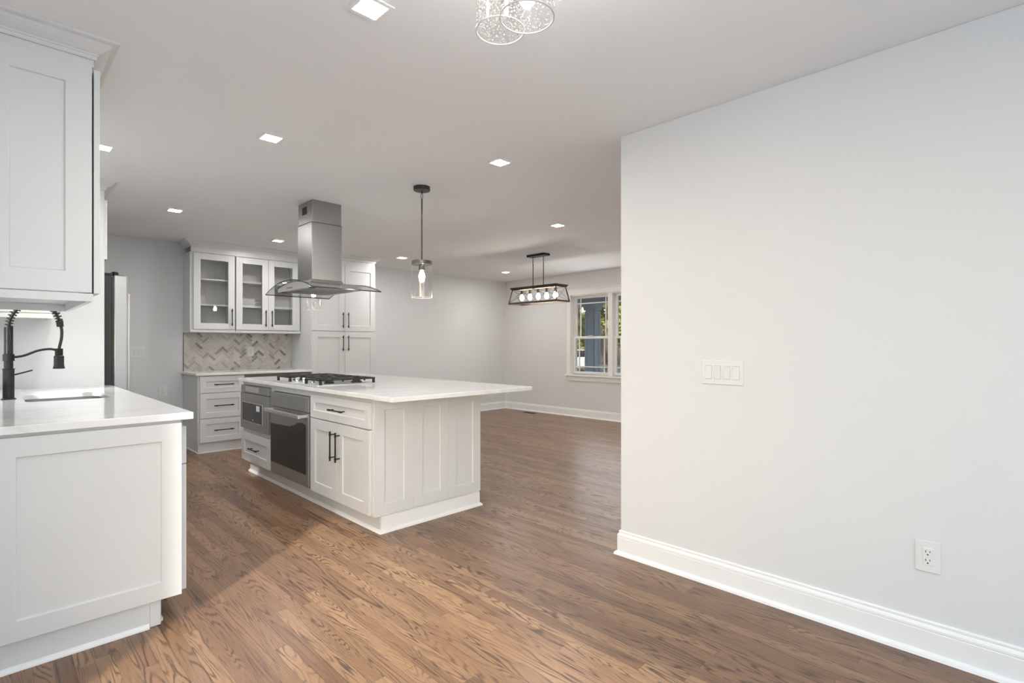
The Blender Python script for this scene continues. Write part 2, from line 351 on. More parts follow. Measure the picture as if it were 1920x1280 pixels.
H = 2.443          # ceiling
LX = -.03          # kitchen left wall
RX, RY = 2.616, 1.715   # partition face and its free end
FX, BY = 7.08, 7.25     # far wall, back wall
NX, NY = -.6, 2.66     # breakfast area left wall / its return
REAR = -3.0
# ------------------------------------------------------------------ the setting
struct(MB().box(NX-.2, FX+.2, REAR-.2, BY+.2, -.15, 0).build('floor', 'oak'))
struct(MB().box(NX-.2, FX+.2, REAR-.2, BY+.2, H, H+.15).build('ceiling', 'ceil'))
def wall_x(name, x0, x1, y0, y1, holes):
    m_ = MB(); y = y0
    for (a, b_, z0, z1) in holes:
        m_.box(x0, x1, y, a, 0, H); m_.box(x0, x1, a, b_, 0, z0) if z0 > 0 else None; m_.box(x0, x1, a, b_, z1, H); y = b_
    m_.box(x0, x1, y, y1, 0, H); return struct(m_.build(name, 'wall'))
wall_x('wall_left', LX-.15, LX, NY+.15, BY, [(3.66, 4.54, 1.10, 1.80)])
wall_x('wall_nook', NX-.15, NX, REAR, NY+.15, [(-1.2, 1.78, 0, 2.2)])
struct(MB().box(NX, LX, NY, NY+.15, 0, H).build('wall_return', 'wall'))
wall_x('wall_far', FX, FX+.15, REAR, BY, [(.1, 1.7, .72, 2.07), (4.03, 5.64, .72, 2.07)])
struct(MB().box(LX-.15, FX+.15, BY, BY+.15, 0, H).build('wall_back', 'wall'))
m_ = MB()
m_.box(NX-.15, -.55, REAR-.15, REAR, 0, H).box(2.05, FX+.15, REAR-.15, REAR, 0, H).box(-.55, 2.05, REAR-.15, REAR, 0, .72).box(-.55, 2.05, REAR-.15, REAR, 2.15, H)
struct(m_.build('wall_rear', 'wall'))
struct(MB().box(RX, RX+.12, REAR, RY, 0, H).build('wall_right', 'wall', None, .004))
BASE = [(0, .1385), (.005, .1385), (.008, .134), (.0075, .127), (.0065, .124), (.011, .121), (.014, .113), (.0145, .104), (.0125, .101), (.0145, .098), (.0145, .021), (.021, .019), (.028, .012), (.031, 0), (0, 0)]
struct(MB().sweep([(RX+.12, REAR), (RX+.12, RY), (RX, RY), (RX, REAR)][::-1], [(o, z) for o, z in BASE]).build('baseboard_right', 'trim'))
struct(MB().sweep([(FX, REAR), (FX, BY), (3.875, BY)], BASE).build('baseboard_far', 'trim'))
struct(MB().sweep([(1.645, BY), (LX+.8, BY)], BASE).build('baseboard_back', 'trim'))
struct(MB().box(LX-1.75, LX-.15, NY+.6, BY+.15, H+.02, H+.14).build('added_sun_blocker', 'trim'))  # unseen slab added to keep direct sun out of the sink window
# crown moldings on the cabinet tops
CR = [(0, 2.372), (.006, 2.372), (.009, 2.378), (.009, 2.386), (.013, 2.388), (.0135, 2.394), (.022, 2.398), (.036, 2.408), (.048, 2.420), (.055, 2.429), (.067, 2.431), (.075, 2.434), (.076, 2.4425), (0, 2.4425)]

def dh_window(name, x, ya, yb, z0, z1, n_units, label=None):
    """double-hung window(s) in the far wall: faces -X into the room"""
    w = thing(name, None, None, (x, (ya+yb)/2, z0)); struct(w)
    cw = .085
    c = MB()
    c.box(x-.02, x, ya-cw, ya, z0, z1).box(x-.02, x, yb, yb+cw, z0, z1).box(x-.02, x, ya-cw, yb+cw, z1, z1+cw)
    c.box(x-.028, x, ya-cw-.012, yb+cw+.012, z1+cw, z1+cw+.018)
    c.box(x-.02, x, ya-cw, yb+cw, z0-.105, z0-.028)
    c.build('casing', 'trim', w, .003)
    MB().box(x-.055, x+.05, ya-cw-.02, yb+cw+.02, z0-.028, z0).build('stool', 'trim', w, .004)
    j = MB(); j.box(x, x+.15, ya-.002, ya+.018, z0, z1).box(x, x+.15, yb-.018, yb+.002, z0, z1).box(x, x+.15, ya, yb, z1-.018, z1+.002).box(x+.05, x+.16, ya, yb, z0-.01, z0+.012)
    j.build('jamb', 'trim', w)
    uw = (yb-ya)/n_units
    for i in range(n_units):
        a = ya+i*uw; b_ = a+uw
        a += .018 if i == 0 else .045; b_ -= .018 if i == n_units-1 else .045
        if i: MB().box(x-.012, x+.12, ya+i*uw-.045, ya+i*uw+.045, z0, z1).build('mullion', 'trim', w, .003)
        zm = z0+(z1-z0)*.465
        for nm, s0, s1, xs in (('lower_sash', z0+.012, zm+.02, x+.045), ('upper_sash', zm-.02, z1-.018, x+.085)):
            st = .038; s_ = MB()
            s_.box(xs, xs+.035, a, a+st, s0, s1).box(xs, xs+.035, b_-st, b_, s0, s1).box(xs, xs+.035, a+st, b_-st, s0, s0+st*1.1).box(xs, xs+.035, a+st, b_-st, s1-st, s1)
            so_ = s_.build(nm, 'trim', w, .002)
            MB().box(xs+.016, xs+.020, a+st, b_-st, s0+st, s1-st).build('pane', 'pane', so_)
            g = MB(); gw = .009
            for yy in (a+st+.075, b_-st-.075): g.box(xs+.010, xs+.026, yy-gw, yy+gw, s0+st, s1-st)
            zz = s0+st+.085 if nm == 'lower_sash' else s1-st-.085
            g.box(xs+.0095, xs+.0265, a+st, b_-st, zz-gw, zz+gw)
            g.build('muntin', 'trim', so_)
        lk = MB().box(x+.02, x+.05, (a+b_)/2-.03, (a+b_)/2+.03, zm+.02, zm+.034).build('sash_lock', 'plate', w, .002)
    return w
dh_window('window_1', FX, 4.03, 5.64, .72, 2.07, 2)
dh_window('added_window_2', FX, .1, 1.7, .72, 2.07, 2)  # unseen window added to bring light into the dining room
def simple_window(name, ax, pos, a, b_, z0, z1, mids):
    w = thing(name, None, None, ((pos, (a+b_)/2, z0) if ax == 'x' else ((a+b_)/2, pos, z0))); struct(w)
    f = MB(); t = .05
    def bx(u0, u1, zz0, zz1, d0=-.09, d1=-.04):
        if ax == 'x': f.box(pos+d0, pos+d1, u0, u1, zz0, zz1)
        else: f.box(u0, u1, pos+d0, pos+d1, zz0, zz1)
    bx(a, a+t, z0, z1); bx(b_-t, b_, z0, z1); bx(a+t, b_-t, z1-t, z1); bx(a+t, b_-t, z0, z0+t)
    for q in mids: bx(q-.03, q+.03, z0+t, z1-t)
    f.build('frame', 'trim', w, .003)
    p = MB()
    if ax == 'x': p.box(pos-.067, pos-.063, a+t, b_-t, z0+t, z1-t)
    else: p.box(a+t, b_-t, pos-.067, pos-.063, z0+t, z1-t)
    p.build('pane', 'pane', w); return w
simple_window('window_3', 'x', LX, 3.66, 4.54, 1.10, 1.80, [])
simple_window('added_window_4', 'y', REAR, -.55, 2.05, .72, 2.15, [.75])  # unseen window added behind the camera for fill light
simple_window('door_1', 'x', NX, -1.2, 1.78, 0, 2.2, [])

# ------------------------------------------------------------------ left run
def plate(name, label, cat, o, U, N, gang, kind, dark=False):
    """wall plate centred at o, horizontal direction U, outward normal N"""
    o, U, N = Vector(o), Vector(U), Vector(N)
    t = thing(name, label, cat, o)
    w = {1: .080, 2: .116, 3: .163, 4: .208}[gang]; h = .122
    def bx(mb, u0, u1, v0, v1, d0, d1):
        vs = [o+U*u+Z_*v+N*d for d in (d0, d1) for (u, v) in ((u0, v0), (u1, v0), (u1, v1), (u0, v1))]
        mb.add(vs, [(0,3,2,1),(4,5,6,7),(0,1,5,4),(1,2,6,5),(2,3,7,6),(3,0,4,7)])
    p_ = MB(); bx(p_, -w/2, w/2, -h/2, h/2, 0, .0055); p_.build('cover_plate', 'plate', t, .003, seg=3)
    for i in range(gang):
        u = (i-(gang-1)/2)*.0465
        d = MB()
        if kind == 'outlet':
            bx(d, u-.0168, u+.0168, -.0335, .0335, .005, .0078); dv = d.build('receptacle', 'plate', t, .0012)
            s_ = MB()
            for v in (.0165, -.0165):
                bx(s_, u-.0078, u-.0054, v-.001, v+.0075, .0070, .0082); bx(s_, u+.0054, u+.0078, v+.0005, v+.0070, .0070, .0082)
                q = o+U*u+Z_*(v-.0085); s_.cyl(q+N*.0070, q+N*.0082, .0030, 10)
            s_.build('slot', 'slot', dv)
        else:
            rk = [(-.0325, .0115 if i % 3 == 0 else .0065), (0, .0075), (.0325, .0062 if i % 3 == 0 else .0115)]
            vs = []
            for v, dd in rk:
                for uu in (u-.0165, u+.0165): vs.append(o+U*uu+Z_*v+N*dd)
            for v in (-.0325, .0325):
                for uu in (u-.0165, u+.0165): vs.append(o+U*uu+Z_*v+N*.004)
            d.add(vs, [(0,1,3,2),(2,3,5,4),(0,6,7,1),(4,5,9,8),(0,2,4,8,6),(1,7,9,5,3)])
            d.build('rocker', 'plate', t, .0008)
            g = MB(); bx(g, u-.0178, u+.0178, -.034, .034, .0052, .0058); g.build('rocker_frame', 'gapshade', t)
    return t

EP = NY+.02         # end-panel plane (Y) of the left run
CT = .9216
def base_cab(name, label, group, y0, y1, kind, endpanel=False):
    t = thing(name, label, 'cabinet', (.3, (y0+y1)/2, 0), group)
    b_ = MB(); x0 = LX+.002
    if kind == 'sink': b_.box(x0, .605, y0, y0+.018, .117, CT-.032).box(x0, .605, y1-.018, y1, .117, CT-.032).box(x0, .605, y0+.018, y1-.018, .117, .135).box(.587, .605, y0+.018, y1-.018, .135, CT-.032).box(x0, x0+.01, y0+.018, y1-.018, .135, CT-.032)
    else: b_.box(x0, .605, y0, y1, .117, CT-.032)
    b_.build('body', 'cab', t, .001)
    MB().box(LX+.002, .535, y0+(.02 if endpanel else 0), y1, 0, .117).build('toe_kick', 'cab', t)
    f = ('+x', .610)
    if kind == 'drawer':
        d = door('drawer', t, f, y0+.012, y1-.006, .69, .855); pull((.63, (y0+y1)/2, .775), Y_, X_, .16, d)
        ym = (y0+y1)/2
        for a, c, hy in ((y0+.012, ym-.0015, ym-.04), (ym+.0015, y1-.006, ym+.04)):
            q = door('door', t, f, a, c, .123, .684); pull((.63, hy, .56), Z_, X_, .16, q)
    else:
        ym = (y0+y1)/2
        for a, c, hy in ((y0+.006, ym-.0015, ym-.04), (ym+.0015, y1-.006, ym+.04)):
            q = door('door', t, f, a, c, .123, .855); pull((.63, hy, .72), Z_, X_, .16, q)
    return t
u1 = base_cab('base_cabinet', 'white base cabinet with large end panel, at the near end of the sink counter', 'sink run base cabinets', EP+.02, 3.40, 'drawer', True)
MB().shaker((-.005, EP+.02, .117), X_, Z_, -Y_, .610, CT-.032-.117-.012, .02, .075).build('end_panel', 'cab', u1, .0012)
MB().box(-.03, .49, EP+.024, EP+.036, 0, .117).build('toe_board', 'cab', u1, .001)
MB().box(.49, .530, EP+.022, EP+.05, 0.002, .117).build('toe_return', 'cab', u1, .001)
MB().sweep([(.488, EP+.024), (LX, EP+.024)][::-1], [(-o, z) for o, z in ((0, 0), (.014, 0), (.013, .006), (.007, .015), (0, .019))]).build('shoe_molding', 'trim', u1)
MB().box(.530, .545, EP+.05, EP+.5, 0, .018).build('shoe_molding', 'trim', u1, .004)
base_cab('base_cabinet', 'white cabinet under the stainless sink, second from the near end of its run', 'sink run base cabinets', 3.402, 4.42, 'sink')
base_cab('base_cabinet', 'white base cabinet between the sink cabinet and the tall fridge panel', 'sink run base cabinets', 4.422, 4.898, 'sink')

SX0, SX1, SY0, SY1 = .135, .50, 3.74, 4.30     # sink opening
def slab_with_hole(x0, x1, y0, y1, z0, z1, hx0, hx1, hy0, hy1, r=.04):
    bm_ = MB(); outer = [(x0, y0), (x1, y0), (x1, y1), (x0, y1)]
    inner = []
    for cx, cy, a0 in ((hx0+r, hy0+r, 180), (hx1-r, hy0+r, 270), (hx1-r, hy1-r, 0), (hx0+r, hy1-r, 90)):
        inner.append([(cx+r*math.cos(math.radians(a0+k*15)), cy+r*math.sin(math.radians(a0+k*15))) for k in range(7)])
    for z, fl in ((z0, 1), (z1, 0)):
        for i in range(4):
            j = (i+1) % 4
            a = [outer[i]]+inner[i]
            vs = [(p[0], p[1], z) for p in a]
            bm_.add(vs, [(0, k+1, k) if fl else (0, k, k+1) for k in range(1, 7)])
            q = [outer[i], outer[j], inner[j][0], inner[i][-1]]
            bm_.add([(p[0], p[1], z) for p in q], [(3,2,1,0) if fl else (0,1,2,3)])
    ring = [p for g in inner for p in g]
    for lp, in_ in ((outer, 0), (ring, 1)):
        n_ = len(lp)
        bm_.add([(p[0], p[1], z) for z in (z0, z1) for p in lp], [(i, (i+1) % n_, n_+(i+1) % n_, n_+i) for i in range(n_)])
    return bm_, ring
bmx, ring = slab_with_hole(LX, .648, EP-.012, 4.898, CT-.031, CT, SX0, SX1, SY0, SY1)
q = bmx.build('countertop', 'quartz')
bm = bmesh.new(); bm.from_mesh(q.data); bmesh.ops.remove_doubles(bm, verts=bm.verts, dist=.0004); bmesh.ops.recalc_face_normals(bm, faces=bm.faces); bm.to_mesh(q.data); bm.free()
md = q.modifiers.new('edge', 'BEVEL'); md.width = .003; md.segments = 3; md.limit_method = 'ANGLE'; md.angle_limit = math.radians(50)
tag(q, 'white quartz countertop of the sink run, with the sink cut into it', 'countertop')
# sink
t = thing('kitchen_sink', 'stainless undermount sink set in the white quartz counter', 'sink', (.31, 4.0, CT-.22))
m_ = MB(); n_ = len(ring); cx, cy = (SX0+SX1)/2, (SY0+SY1)/2
def sc_(f): return [(cx+(p[0]-cx)*f, cy+(p[1]-cy)*f) for p in ring]
lv = [(1.06, CT-.0315), (.995, CT-.0318), (.985, CT-.16), (.95, CT-.19), (.80, CT-.198), (.80, CT-.203), (.97, CT-.195), (1.005, CT-.16), (1.015, CT-.036), (1.06, CT-.036)]
rows = [[(x, y, z) for x, y in sc_(f)] for f, z in lv]
m_.v = [Vector(p) for r_ in rows for p in r_]
for i in range(len(rows)-1):
    for k in range(n_): m_.f.append((i*n_+k, i*n_+(k+1) % n_, (i+1)*n_+(k+1) % n_, (i+1)*n_+k)); m_.mi.append(0)
m_.f.append(tuple(4*n_+k for k in range(n_))); m_.mi.append(0)
m_.build('basin', 'sinksteel', t, 0, True)
m_ = MB().lathe([(.045, -.1995), (.045, -.1945), (.038, -.193), (.034, -.196), (0, -.196)], (cx, cy, CT), 24); m_.build('drain', 'chrome', t, 0, True)

# faucet (spring pull-down), stands behind the sink
fx, fy = .075, 4.01
t = thing('faucet', 'matt black spring pull-down faucet standing behind the sink', 'faucet', (fx, fy, CT))
m_ = MB().lathe([(0, 0), (.032, 0), (.032, .004), (.026, .007), (.0245, .012), (.0245, .165), (.027, .166), (.027, .170), (.0, .170)], (fx, fy, CT), 28); m_.build('body', 'black', t, 0, True)
MB().lathe([(.0, .169), (.0195, .169), (.0195, .214), (.0, .214)], (fx, fy, CT), 24).build('neck', 'black', t, 0, True)
m_ = MB().lathe([(0, .212), (.026, .212), (.026, .216), (.0245, .217), (.0245, .247), (.025, .250), (0, .250)], (fx, fy, CT), 28); m_.build('collar', 'black', t, 0, True)
prof = [(0, .250)]
z = .250
while z < .397:
    prof += [(.0185, z), (.0195, z+.0025), (.0185, z+.005)]; z += .005
prof += [(0, z)]
MB().lathe(prof, (fx, fy, CT), 24).build('ribbed_riser', 'black', t, 0, True)
# hose arch
arch = [(fx, .395), (fx+.006, .44), (fx+.028, .49), (fx+.062, .53), (fx+.105, .55), (fx+.15, .54), (fx+.186, .505), (fx+.206, .465), (fx+.214, .43)]
def spline(ps, m=10):
    out = []
    for i in range(len(ps)-1):
        p0, p1, p2, p3 = [Vector(ps[max(0, min(len(ps)-1, k))]) for k in (i-1, i, i+1, i+2)]
        for s in range(m):
            u = s/m; out.append(.5*((2*p1)+(-p0+p2)*u+(2*p0-5*p1+4*p2-p3)*u*u+(-p0+3*p1-3*p2+p3)*u**3))
    out.append(Vector(ps[-1])); return out
ap = spline([(p[0], fy, CT+p[1]) for p in arch], 8)
lower = spline([(fx+.214, fy, CT+.43), (fx+.223, fy, CT+.39), (fx+.222, fy, CT+.34), (fx+.213, fy, CT+.285), (fx+.212, fy, CT+.265)], 8)
MB().tube(ap+lower[1:], .0075, 12).build('hose', 'rubber', t, 0, True)
# spring coil round the arch
L_ = [0]
for i in range(1, len(ap)): L_.append(L_[-1]+(ap[i]-ap[i-1]).length)
turns = int(L_[-1]/.0165); cp = []
for s in range(turns*12+1):
    dist = L_[-1]*s/(turns*12); i = 0
    while i < len(L_)-2 and L_[i+1] < dist: i += 1
    f = (dist-L_[i])/(L_[i+1]-L_[i]); p = ap[i].lerp(ap[i+1], f); tg = (ap[i+1]-ap[i]).normalized(); a = tg.cross(Y_).normalized(); ang = 2*math.pi*s/12
    cp.append(p+a*.0165*math.cos(ang)+Y_*.0165*math.sin(ang))
MB().tube(cp, .0026, 6).build('spring', 'black', t, 0, True)
MB().tube([(fx+.213, fy, CT+.444), (fx+.217, fy, CT+.406)], .0165, 20).build('spring_clip', 'black', t, .002, True)
hx = fx+.211
MB().lathe([(0, .280), (.0185, .280), (.0185, .244), (.017, .241), (.0235, .236), (.0235, .182), (.025, .180), (.025, .175), (.0275, .168), (.0275, .163), (0, .163)][::-1], (hx, fy, CT), 28).build('spray_head', 'black', t, 0, True)
MB().tube(spline([(fx+.015, fy, CT+.232), (fx+.06, fy, CT+.240), (fx+.12, fy, CT+.268), (fx+.17, fy, CT+.277), (fx+.2, fy, CT+.270)], 6), .0065, 12).build('support_arm', 'black', t, 0, True)
MB().tube([(fx+.02, fy-.004, CT+.135), (fx+.03, fy-.004, CT+.137), (fx+.098, fy-.004, CT+.158)], .0042, 10).build('lever', 'black', t, 0, True)

# upper cabinets on the left wall
def upper_left(label, y0, y1, group):
    t = thing('wall_cabinet', label, 'cabinet', (.14, (y0+y1)/2, 1.397), group)
    b_ = MB(); b_.box(LX, .293, y0+.02, y1, 1.432, 2.343); b_.build('body', 'cab', t, .001)
    r_ = MB(); r_.box(LX, .297, y0, y0+.018, 1.397, 1.428).box(LX, .297, y1-.018, y1, 1.397, 1.4315).box(.279, .297, y0+.018, y1-.018, 1.397, 1.4315)
    r_.box(LX, LX+.018, y0+.018, y1-.018, 1.397, 1.4315)
    r_.build('bottom_rail', 'cab', t, .001)
    MB().shaker((LX, y0+.02, 1.432), X_, Z_, -Y_, .293-LX, .911, .02, .082).build('end_panel', 'cab', t, .0012)
    ym = (y0+y1)/2
    f = ('+x', .299)
    spans = ((y0+.002, ym-.0015, ym-.04), (ym+.0015, y1-.004, ym+.04)) if y1-y0 > .5 else ((y0+.002, y1-.004, y1-.045),)
    for a, c, hy in spans:
        q = door('door', t, f, a, c, 1.430, 2.335); pull((.319, hy, 1.56), Z_, X_, .16, q)
    fz = MB(); fz.box(LX, .299, y0+.004, y1, 2.3435, 2.3725); fz.build('frieze', 'cab', t)
    return t
upper_left('large white wall cabinet above the sink counter, shaker end panel facing the room', EP+.01, 3.58, 'sink run wall cabinets')
upper_left('narrow white wall cabinet between the sink window and the fridge panel', 4.60, 4.898, 'sink run wall cabinets')
tag(MB().sweep([(.299, 3.58), (.299, EP+.012), (LX, EP+.012)][::-1], [(-o, z) for o, z in CR]).build('crown_molding', 'cab'), 'white crown molding on the near left wall cabinet', 'molding', 'cabinet crown moldings')
# tall panel + over-fridge cabinet + fridge
tag(MB().box(LX, .606, 4.90, 4.92, 0, 2.372).build('fridge_enclosure', 'cab', None, .001), 'tall white side panel between the sink counter and the fridge', 'panel')
t = thing('fridge_cabinet', 'white cabinet over the fridge with its door edges showing past the tall panel', 'cabinet', (.3, 5.39, 1.86))
MB().box(LX, .603, 4.921, 5.86, 1.86, 2.372).build('body', 'cab', t, .001)
for a, c, hy in ((4.915, 5.388, 5.35), (5.391, 5.865, 5.43)):
    q = door('door', t, ('+x', .607), a, c, 1.862, 2.305, .018); pull((.625, hy, 1.97), Z_, X_, .12, q)
tag(MB().sweep([(.608, 5.86), (.608, 4.90), (LX, 4.90)][::-1], [(-o, z) for o, z in CR]).build('crown_molding', 'cab'), 'white crown molding on the cabinet over the fridge', 'molding', 'cabinet crown moldings')
t = thing('refrigerator', 'tall stainless refrigerator with charcoal side behind the white panel', 'refrigerator', (.35, 5.39, 0))
MB().box(.03, .655, 4.945, 5.845, .03, 1.745).build('body', 'fridgeside', t, .004)
MB().box(.05, .64, 4.96, 5.83, 0, .03).build('base_grille', 'slot', t)
for a, c, hy in ((4.945, 5.39, 5.335), (5.396, 5.845, 5.45)):
    d = MB().box(.668, .757, a, c, .06, 1.755).build('door', 'fridgedoor', t, .012, True, 4)
    g = MB(); g.cyl((.787, hy-.2, .62), (.787, hy-.2, 1.63), .010, 14)
    for zz in (.68, 1.57): g.cyl((.755, hy-.2, zz), (.787, hy-.2, zz), .008, 10)
    g.build('handle', 'steellight', d, 0, True)
g = MB().box(.652, .670, 4.955, 5.835, .06, 1.74); g.build('gasket', 'slot', t)
for yy in (4.965, 5.735):
    g = MB().box(.50, .66, yy, yy+.09, 1.744, 1.768); g.lathe([(0, 0), (.022, 0), (.022, .026), (.018, .03), (0, .03)], (.685, yy+.045, 1.754), 16); g.box(.655, .69, yy+.03, yy+.06, 1.757, 1.775); g.box(.70, .735, yy+.01, yy+.08, 1.752, 1.76)
    g.build('hinge_cover', 'black', t, .002)
# ------------------------------------------------------------------ back run
BT = .905
BF = 6.61
t = thing('drawer_cabinet', 'white three-drawer base cabinet under the backsplash counter', 'cabinet', (1.89, 6.93, 0))
MB().box(1.647, 2.132, BF, BY-.002, .117, BT-.03).build('body', 'cab', t, .001)
MB().shaker((1.6465, BY-.02, .117), -Y_, Z_, -X_, BY-.02-BF, BT-.03-.117, .004, .07, .003).build('end_panel', 'cab', t)
MB().box(1.665, 2.14, BF+.015, BF+.03, 0, .117).build('toe_kick', 'cab', t, .001)
MB().box(1.652, 1.665, BF+.012, BY-.03, 0, .117).build('toe_return', 'cab', t, .001)
MB().box(1.638, 1.652, BF+.02, BY-.04, 0, .018).build('shoe_molding', 'trim', t, .004)
MB().box(1.668, 2.14, BF+.004, BF+.015, 0, .014).build('shoe_molding', 'trim', t, .003)
for z0, z1 in ((.6805, .866), (.395, .6735), (.1245, .388)):
    d = door('drawer', t, ('-y', BF-.002), 1.663, 2.128, z0, z1, .02, .062); pull((1.903, BF-.022, (z0+z1)/2), X_, -Y_, .16, d)
tag(MB().box(1.622, 2.940, BF-.035, BY, BT-.027, BT).build('countertop', 'quartz', None, .003), 'white quartz countertop below the herringbone backsplash', 'countertop')
# open under-counter bay beside the drawers: a side cleat
# backsplash herringbone
def herringbone(x0, x1, z0, z1, y, Lt=.102, Wt=.034):
    verts, faces, tones = [], [], []; c45 = math.sqrt(.5); g = .0011
    cx0, cz0 = (x0+x1)/2, (z0+z1)/2
    R_ = 26
    for i in range(-70, 71):
        for j in range(-14, 15):
            ox = i*Wt+j*Lt; oz = i*Wt-j*Lt
            for (a, b_, w, h) in ((ox, oz, Lt, Wt), (ox, oz+Wt, Wt, Lt)):
                q = [(a+g, b_+g), (a+w-g, b_+g), (a+w-g, b_+h-g), (a+g, b_+h-g)]
                q = [((u-v)*c45+cx0, (u+v)*c45+cz0) for u, v in q]
                poly = q
                for axis, lim, sgn in ((0, x0, 1), (0, x1, -1), (1, z0, 1), (1, z1, -1)):   # clip to the rectangle
                    out = []
                    for k in range(len(poly)):
                        p, p2 = poly[k], poly[(k+1) % len(poly)]
                        d1, d2 = (p[axis]-lim)*sgn, (p2[axis]-lim)*sgn
                        if d1 >= 0: out.append(p)
                        if (d1 >= 0) != (d2 >= 0):
                            f = d1/(d1-d2); out.append((p[0]+(p2[0]-p[0])*f, p[1]+(p2[1]-p[1])*f))
                    poly = out
                    if len(poly) < 3: break
                if len(poly) < 3: continue
                o = len(verts); verts += [(p[0], y, p[1]) for p in poly]; faces.append(tuple(range(o, o+len(poly))))
                tones.append(min(1, max(0, random.choices((random.gauss(.56, .22), random.gauss(.14, .1)), (.86, .14))[0])))
    return verts, faces, tones
TY = BY-.008
vs, fs, tones = herringbone(1.655, 2.938, BT, 1.372, TY)
t = thing('backsplash', 'herringbone marble tile backsplash between counter and glass wall cabinets', 'backsplash', (2.3, TY, BT))
m_ = MB(); m_.add(vs, fs); o = m_.build('tile_field', 'tile', t)
me = o.data; at = me.attributes.new('tone', 'FLOAT', 'FACE')
for i, v in enumerate(tones): at.data[i].value = v
MB().box(1.655, 2.938, TY+.0008, BY-.001, BT, 1.372).build('grout', 'cabin', t)
MB().box(1.648, 1.655, TY-.002, BY-.001, BT, 1.372).build('edge_trim', 'nickel', t)
plate('outlet', 'white outlet on the herringbone backsplash', 'outlet', (2.413, TY-.001, 1.138), X_, -Y_, 1, 'outlet')
# glass wall cabinets
UF = 6.94
def glass_cab(label, x0, x1, spans, left_end=False):
    t = thing('glass_cabinet', label, 'cabinet', ((x0+x1)/2, 7.09, 1.367), 'glass door wall cabinets')
    b_ = MB(); z0, z1 = 1.405, 2.31; w = .018
    b_.box(x0, x0+w, UF, BY, z0, z1).box(x1-w, x1, UF, BY, z0, z1).box(x0+w, x1-w, UF, BY, z0, z0+w).box(x0+w, x1-w, UF, BY, z1-w, z1)
    b_.box(x0, x0+.032, UF-.001, UF+.018, z0, z1).box(x1-.032, x1, UF-.001, UF+.018, z0, z1)
    b_.build('body', 'cab', t, .0008)
    bk = MB().box(x0+w, x1-w, BY-.012, BY-.002, z0+w, z1-w)
    bk.box((x0+x1)/2-.002, (x0+x1)/2+.002, BY-.014, BY-.012, z0+w, z1-w); bk.build('back_board', 'cabin', t)
    for zz in (1.700, 2.005): MB().box(x0+w+.001, x1-w-.001, UF+.03, BY-.014, zz-.009, zz+.009).build('shelf', 'cab', t, .001)
    if left_end: MB().shaker((x0+.0005, BY-.005, z0), -Y_, Z_, -X_, BY-.005-UF, z1-z0, .004, .06, .003).build('end_panel', 'cab', t)
    MB().box(x0-.002, x1+.002, UF-.012, BY, 1.372, 1.4045).build('light_rail', 'cab', t, .003)
    for a, c, hx_ in spans:
        fr = .073; d = MB()
        za, zb = 1.409, 2.302; y1, y0 = UF-.002, UF-.022
        d.box(a, a+fr, y0, y1, za, zb).box(c-fr, c, y0, y1, za, zb).box(a+fr, c-fr, y0, y1, za, za+fr).box(a+fr, c-fr, y0, y1, zb-fr, zb)
        dd = d.build('door', 'cab', t, .0010)
        MB().box(a+fr-.002, c-fr+.002, y0+.010, y0+.014, za+fr-.002, zb-fr+.002).build('glass_pane', 'cabglass', dd)
        pull((hx_, y0, 1.556), Z_, -Y_, .16, dd)
    return t
glass_cab('single-door glass wall cabinet at the left end of the backsplash', 1.650, 2.131, [(1.680, 2.124, 2.086)], True)
glass_cab('double-door glass wall cabinet between single-door cabinet and tall pantry', 2.138, 2.932, [(2.140, 2.5185, 2.482), (2.5215, 2.900, 2.558)])
# pantry
PF = 6.62
t = thing('pantry_cabinet', 'tall white pantry cabinet with four shaker doors behind the range hood', 'cabinet', (3.40, 6.93, 0))
MB().box(2.942, 3.868, PF, BY-.002, .117, 2.372).build('body', 'cab', t, .001)
MB().box(2.942, 3.868, PF+.05, PF+.065, 0, .117).build('toe_kick', 'cab', t)
for a, c, hx_ in ((2.950, 3.4005, 3.365), (3.4055, 3.862, 3.441)):
    d = door('door', t, ('-y', PF-.002), a, c, 1.408, 2.302); pull((hx_, PF-.022, 1.555), Z_, -Y_, .16, d)
    d = door('door', t, ('-y', PF-.002), a, c, .123, 1.400); pull((hx_, PF-.022, 1.246), Z_, -Y_, .16, d)
fz = MB().box(1.655, 2.936, UF-.012, UF+.02, 2.311, 2.372).build('frieze_board', 'cab', None, .001)
tag(fz, 'white frieze board above the glass wall cabinets', 'board')
tag(MB().sweep([(1.655, BY), (1.655, UF-.012), (2.942, UF-.012), (2.942, PF-.006), (3.868, PF-.006), (3.868, BY)], [(-o, z) for o, z in CR]).build('crown_molding', 'cab'), 'white crown molding running over the glass cabinets and the pantry', 'molding', 'cabinet crown moldings')
plate('light_switch', 'white triple rocker switch on the back wall beside the fridge', 'switch', (1.18, BY-.001, 1.14), X_, -Y_, 3, 'switch')
plate('outlet', 'white outlet on the back wall beside the drawer cabinet', 'outlet', (1.441, BY-.001, .68), X_, -Y_, 1, 'outlet')
plate('outlet', 'white outlet low on the far wall below the window', 'outlet', (FX-.001, 6.37, .385), Y_, -X_, 1, 'outlet')
plate('light_switch', 'white four-rocker switch plate on the near partition wall', 'switch', (RX-.001, 1.114, 1.083), -Y_, -X_, 4, 'switch')
plate('outlet', 'white outlet on the near partition wall above the baseboard', 'outlet', (RX-.001, .297, .39), -Y_, -X_, 1, 'outlet')
t = thing('floor_vent', 'small dark floor register at the foot of the far wall', 'vent', (6.88, 6.42, 0))
MB().box(6.83, 6.93, 6.30, 6.55, 0, .004).build('frame', 'bronze', t)
g = MB()
for k in range(12): g.box(6.84, 6.92, 6.31+k*.02, 6.318+k*.02, .004, .0055)
g.build('grille', 'slot', t)

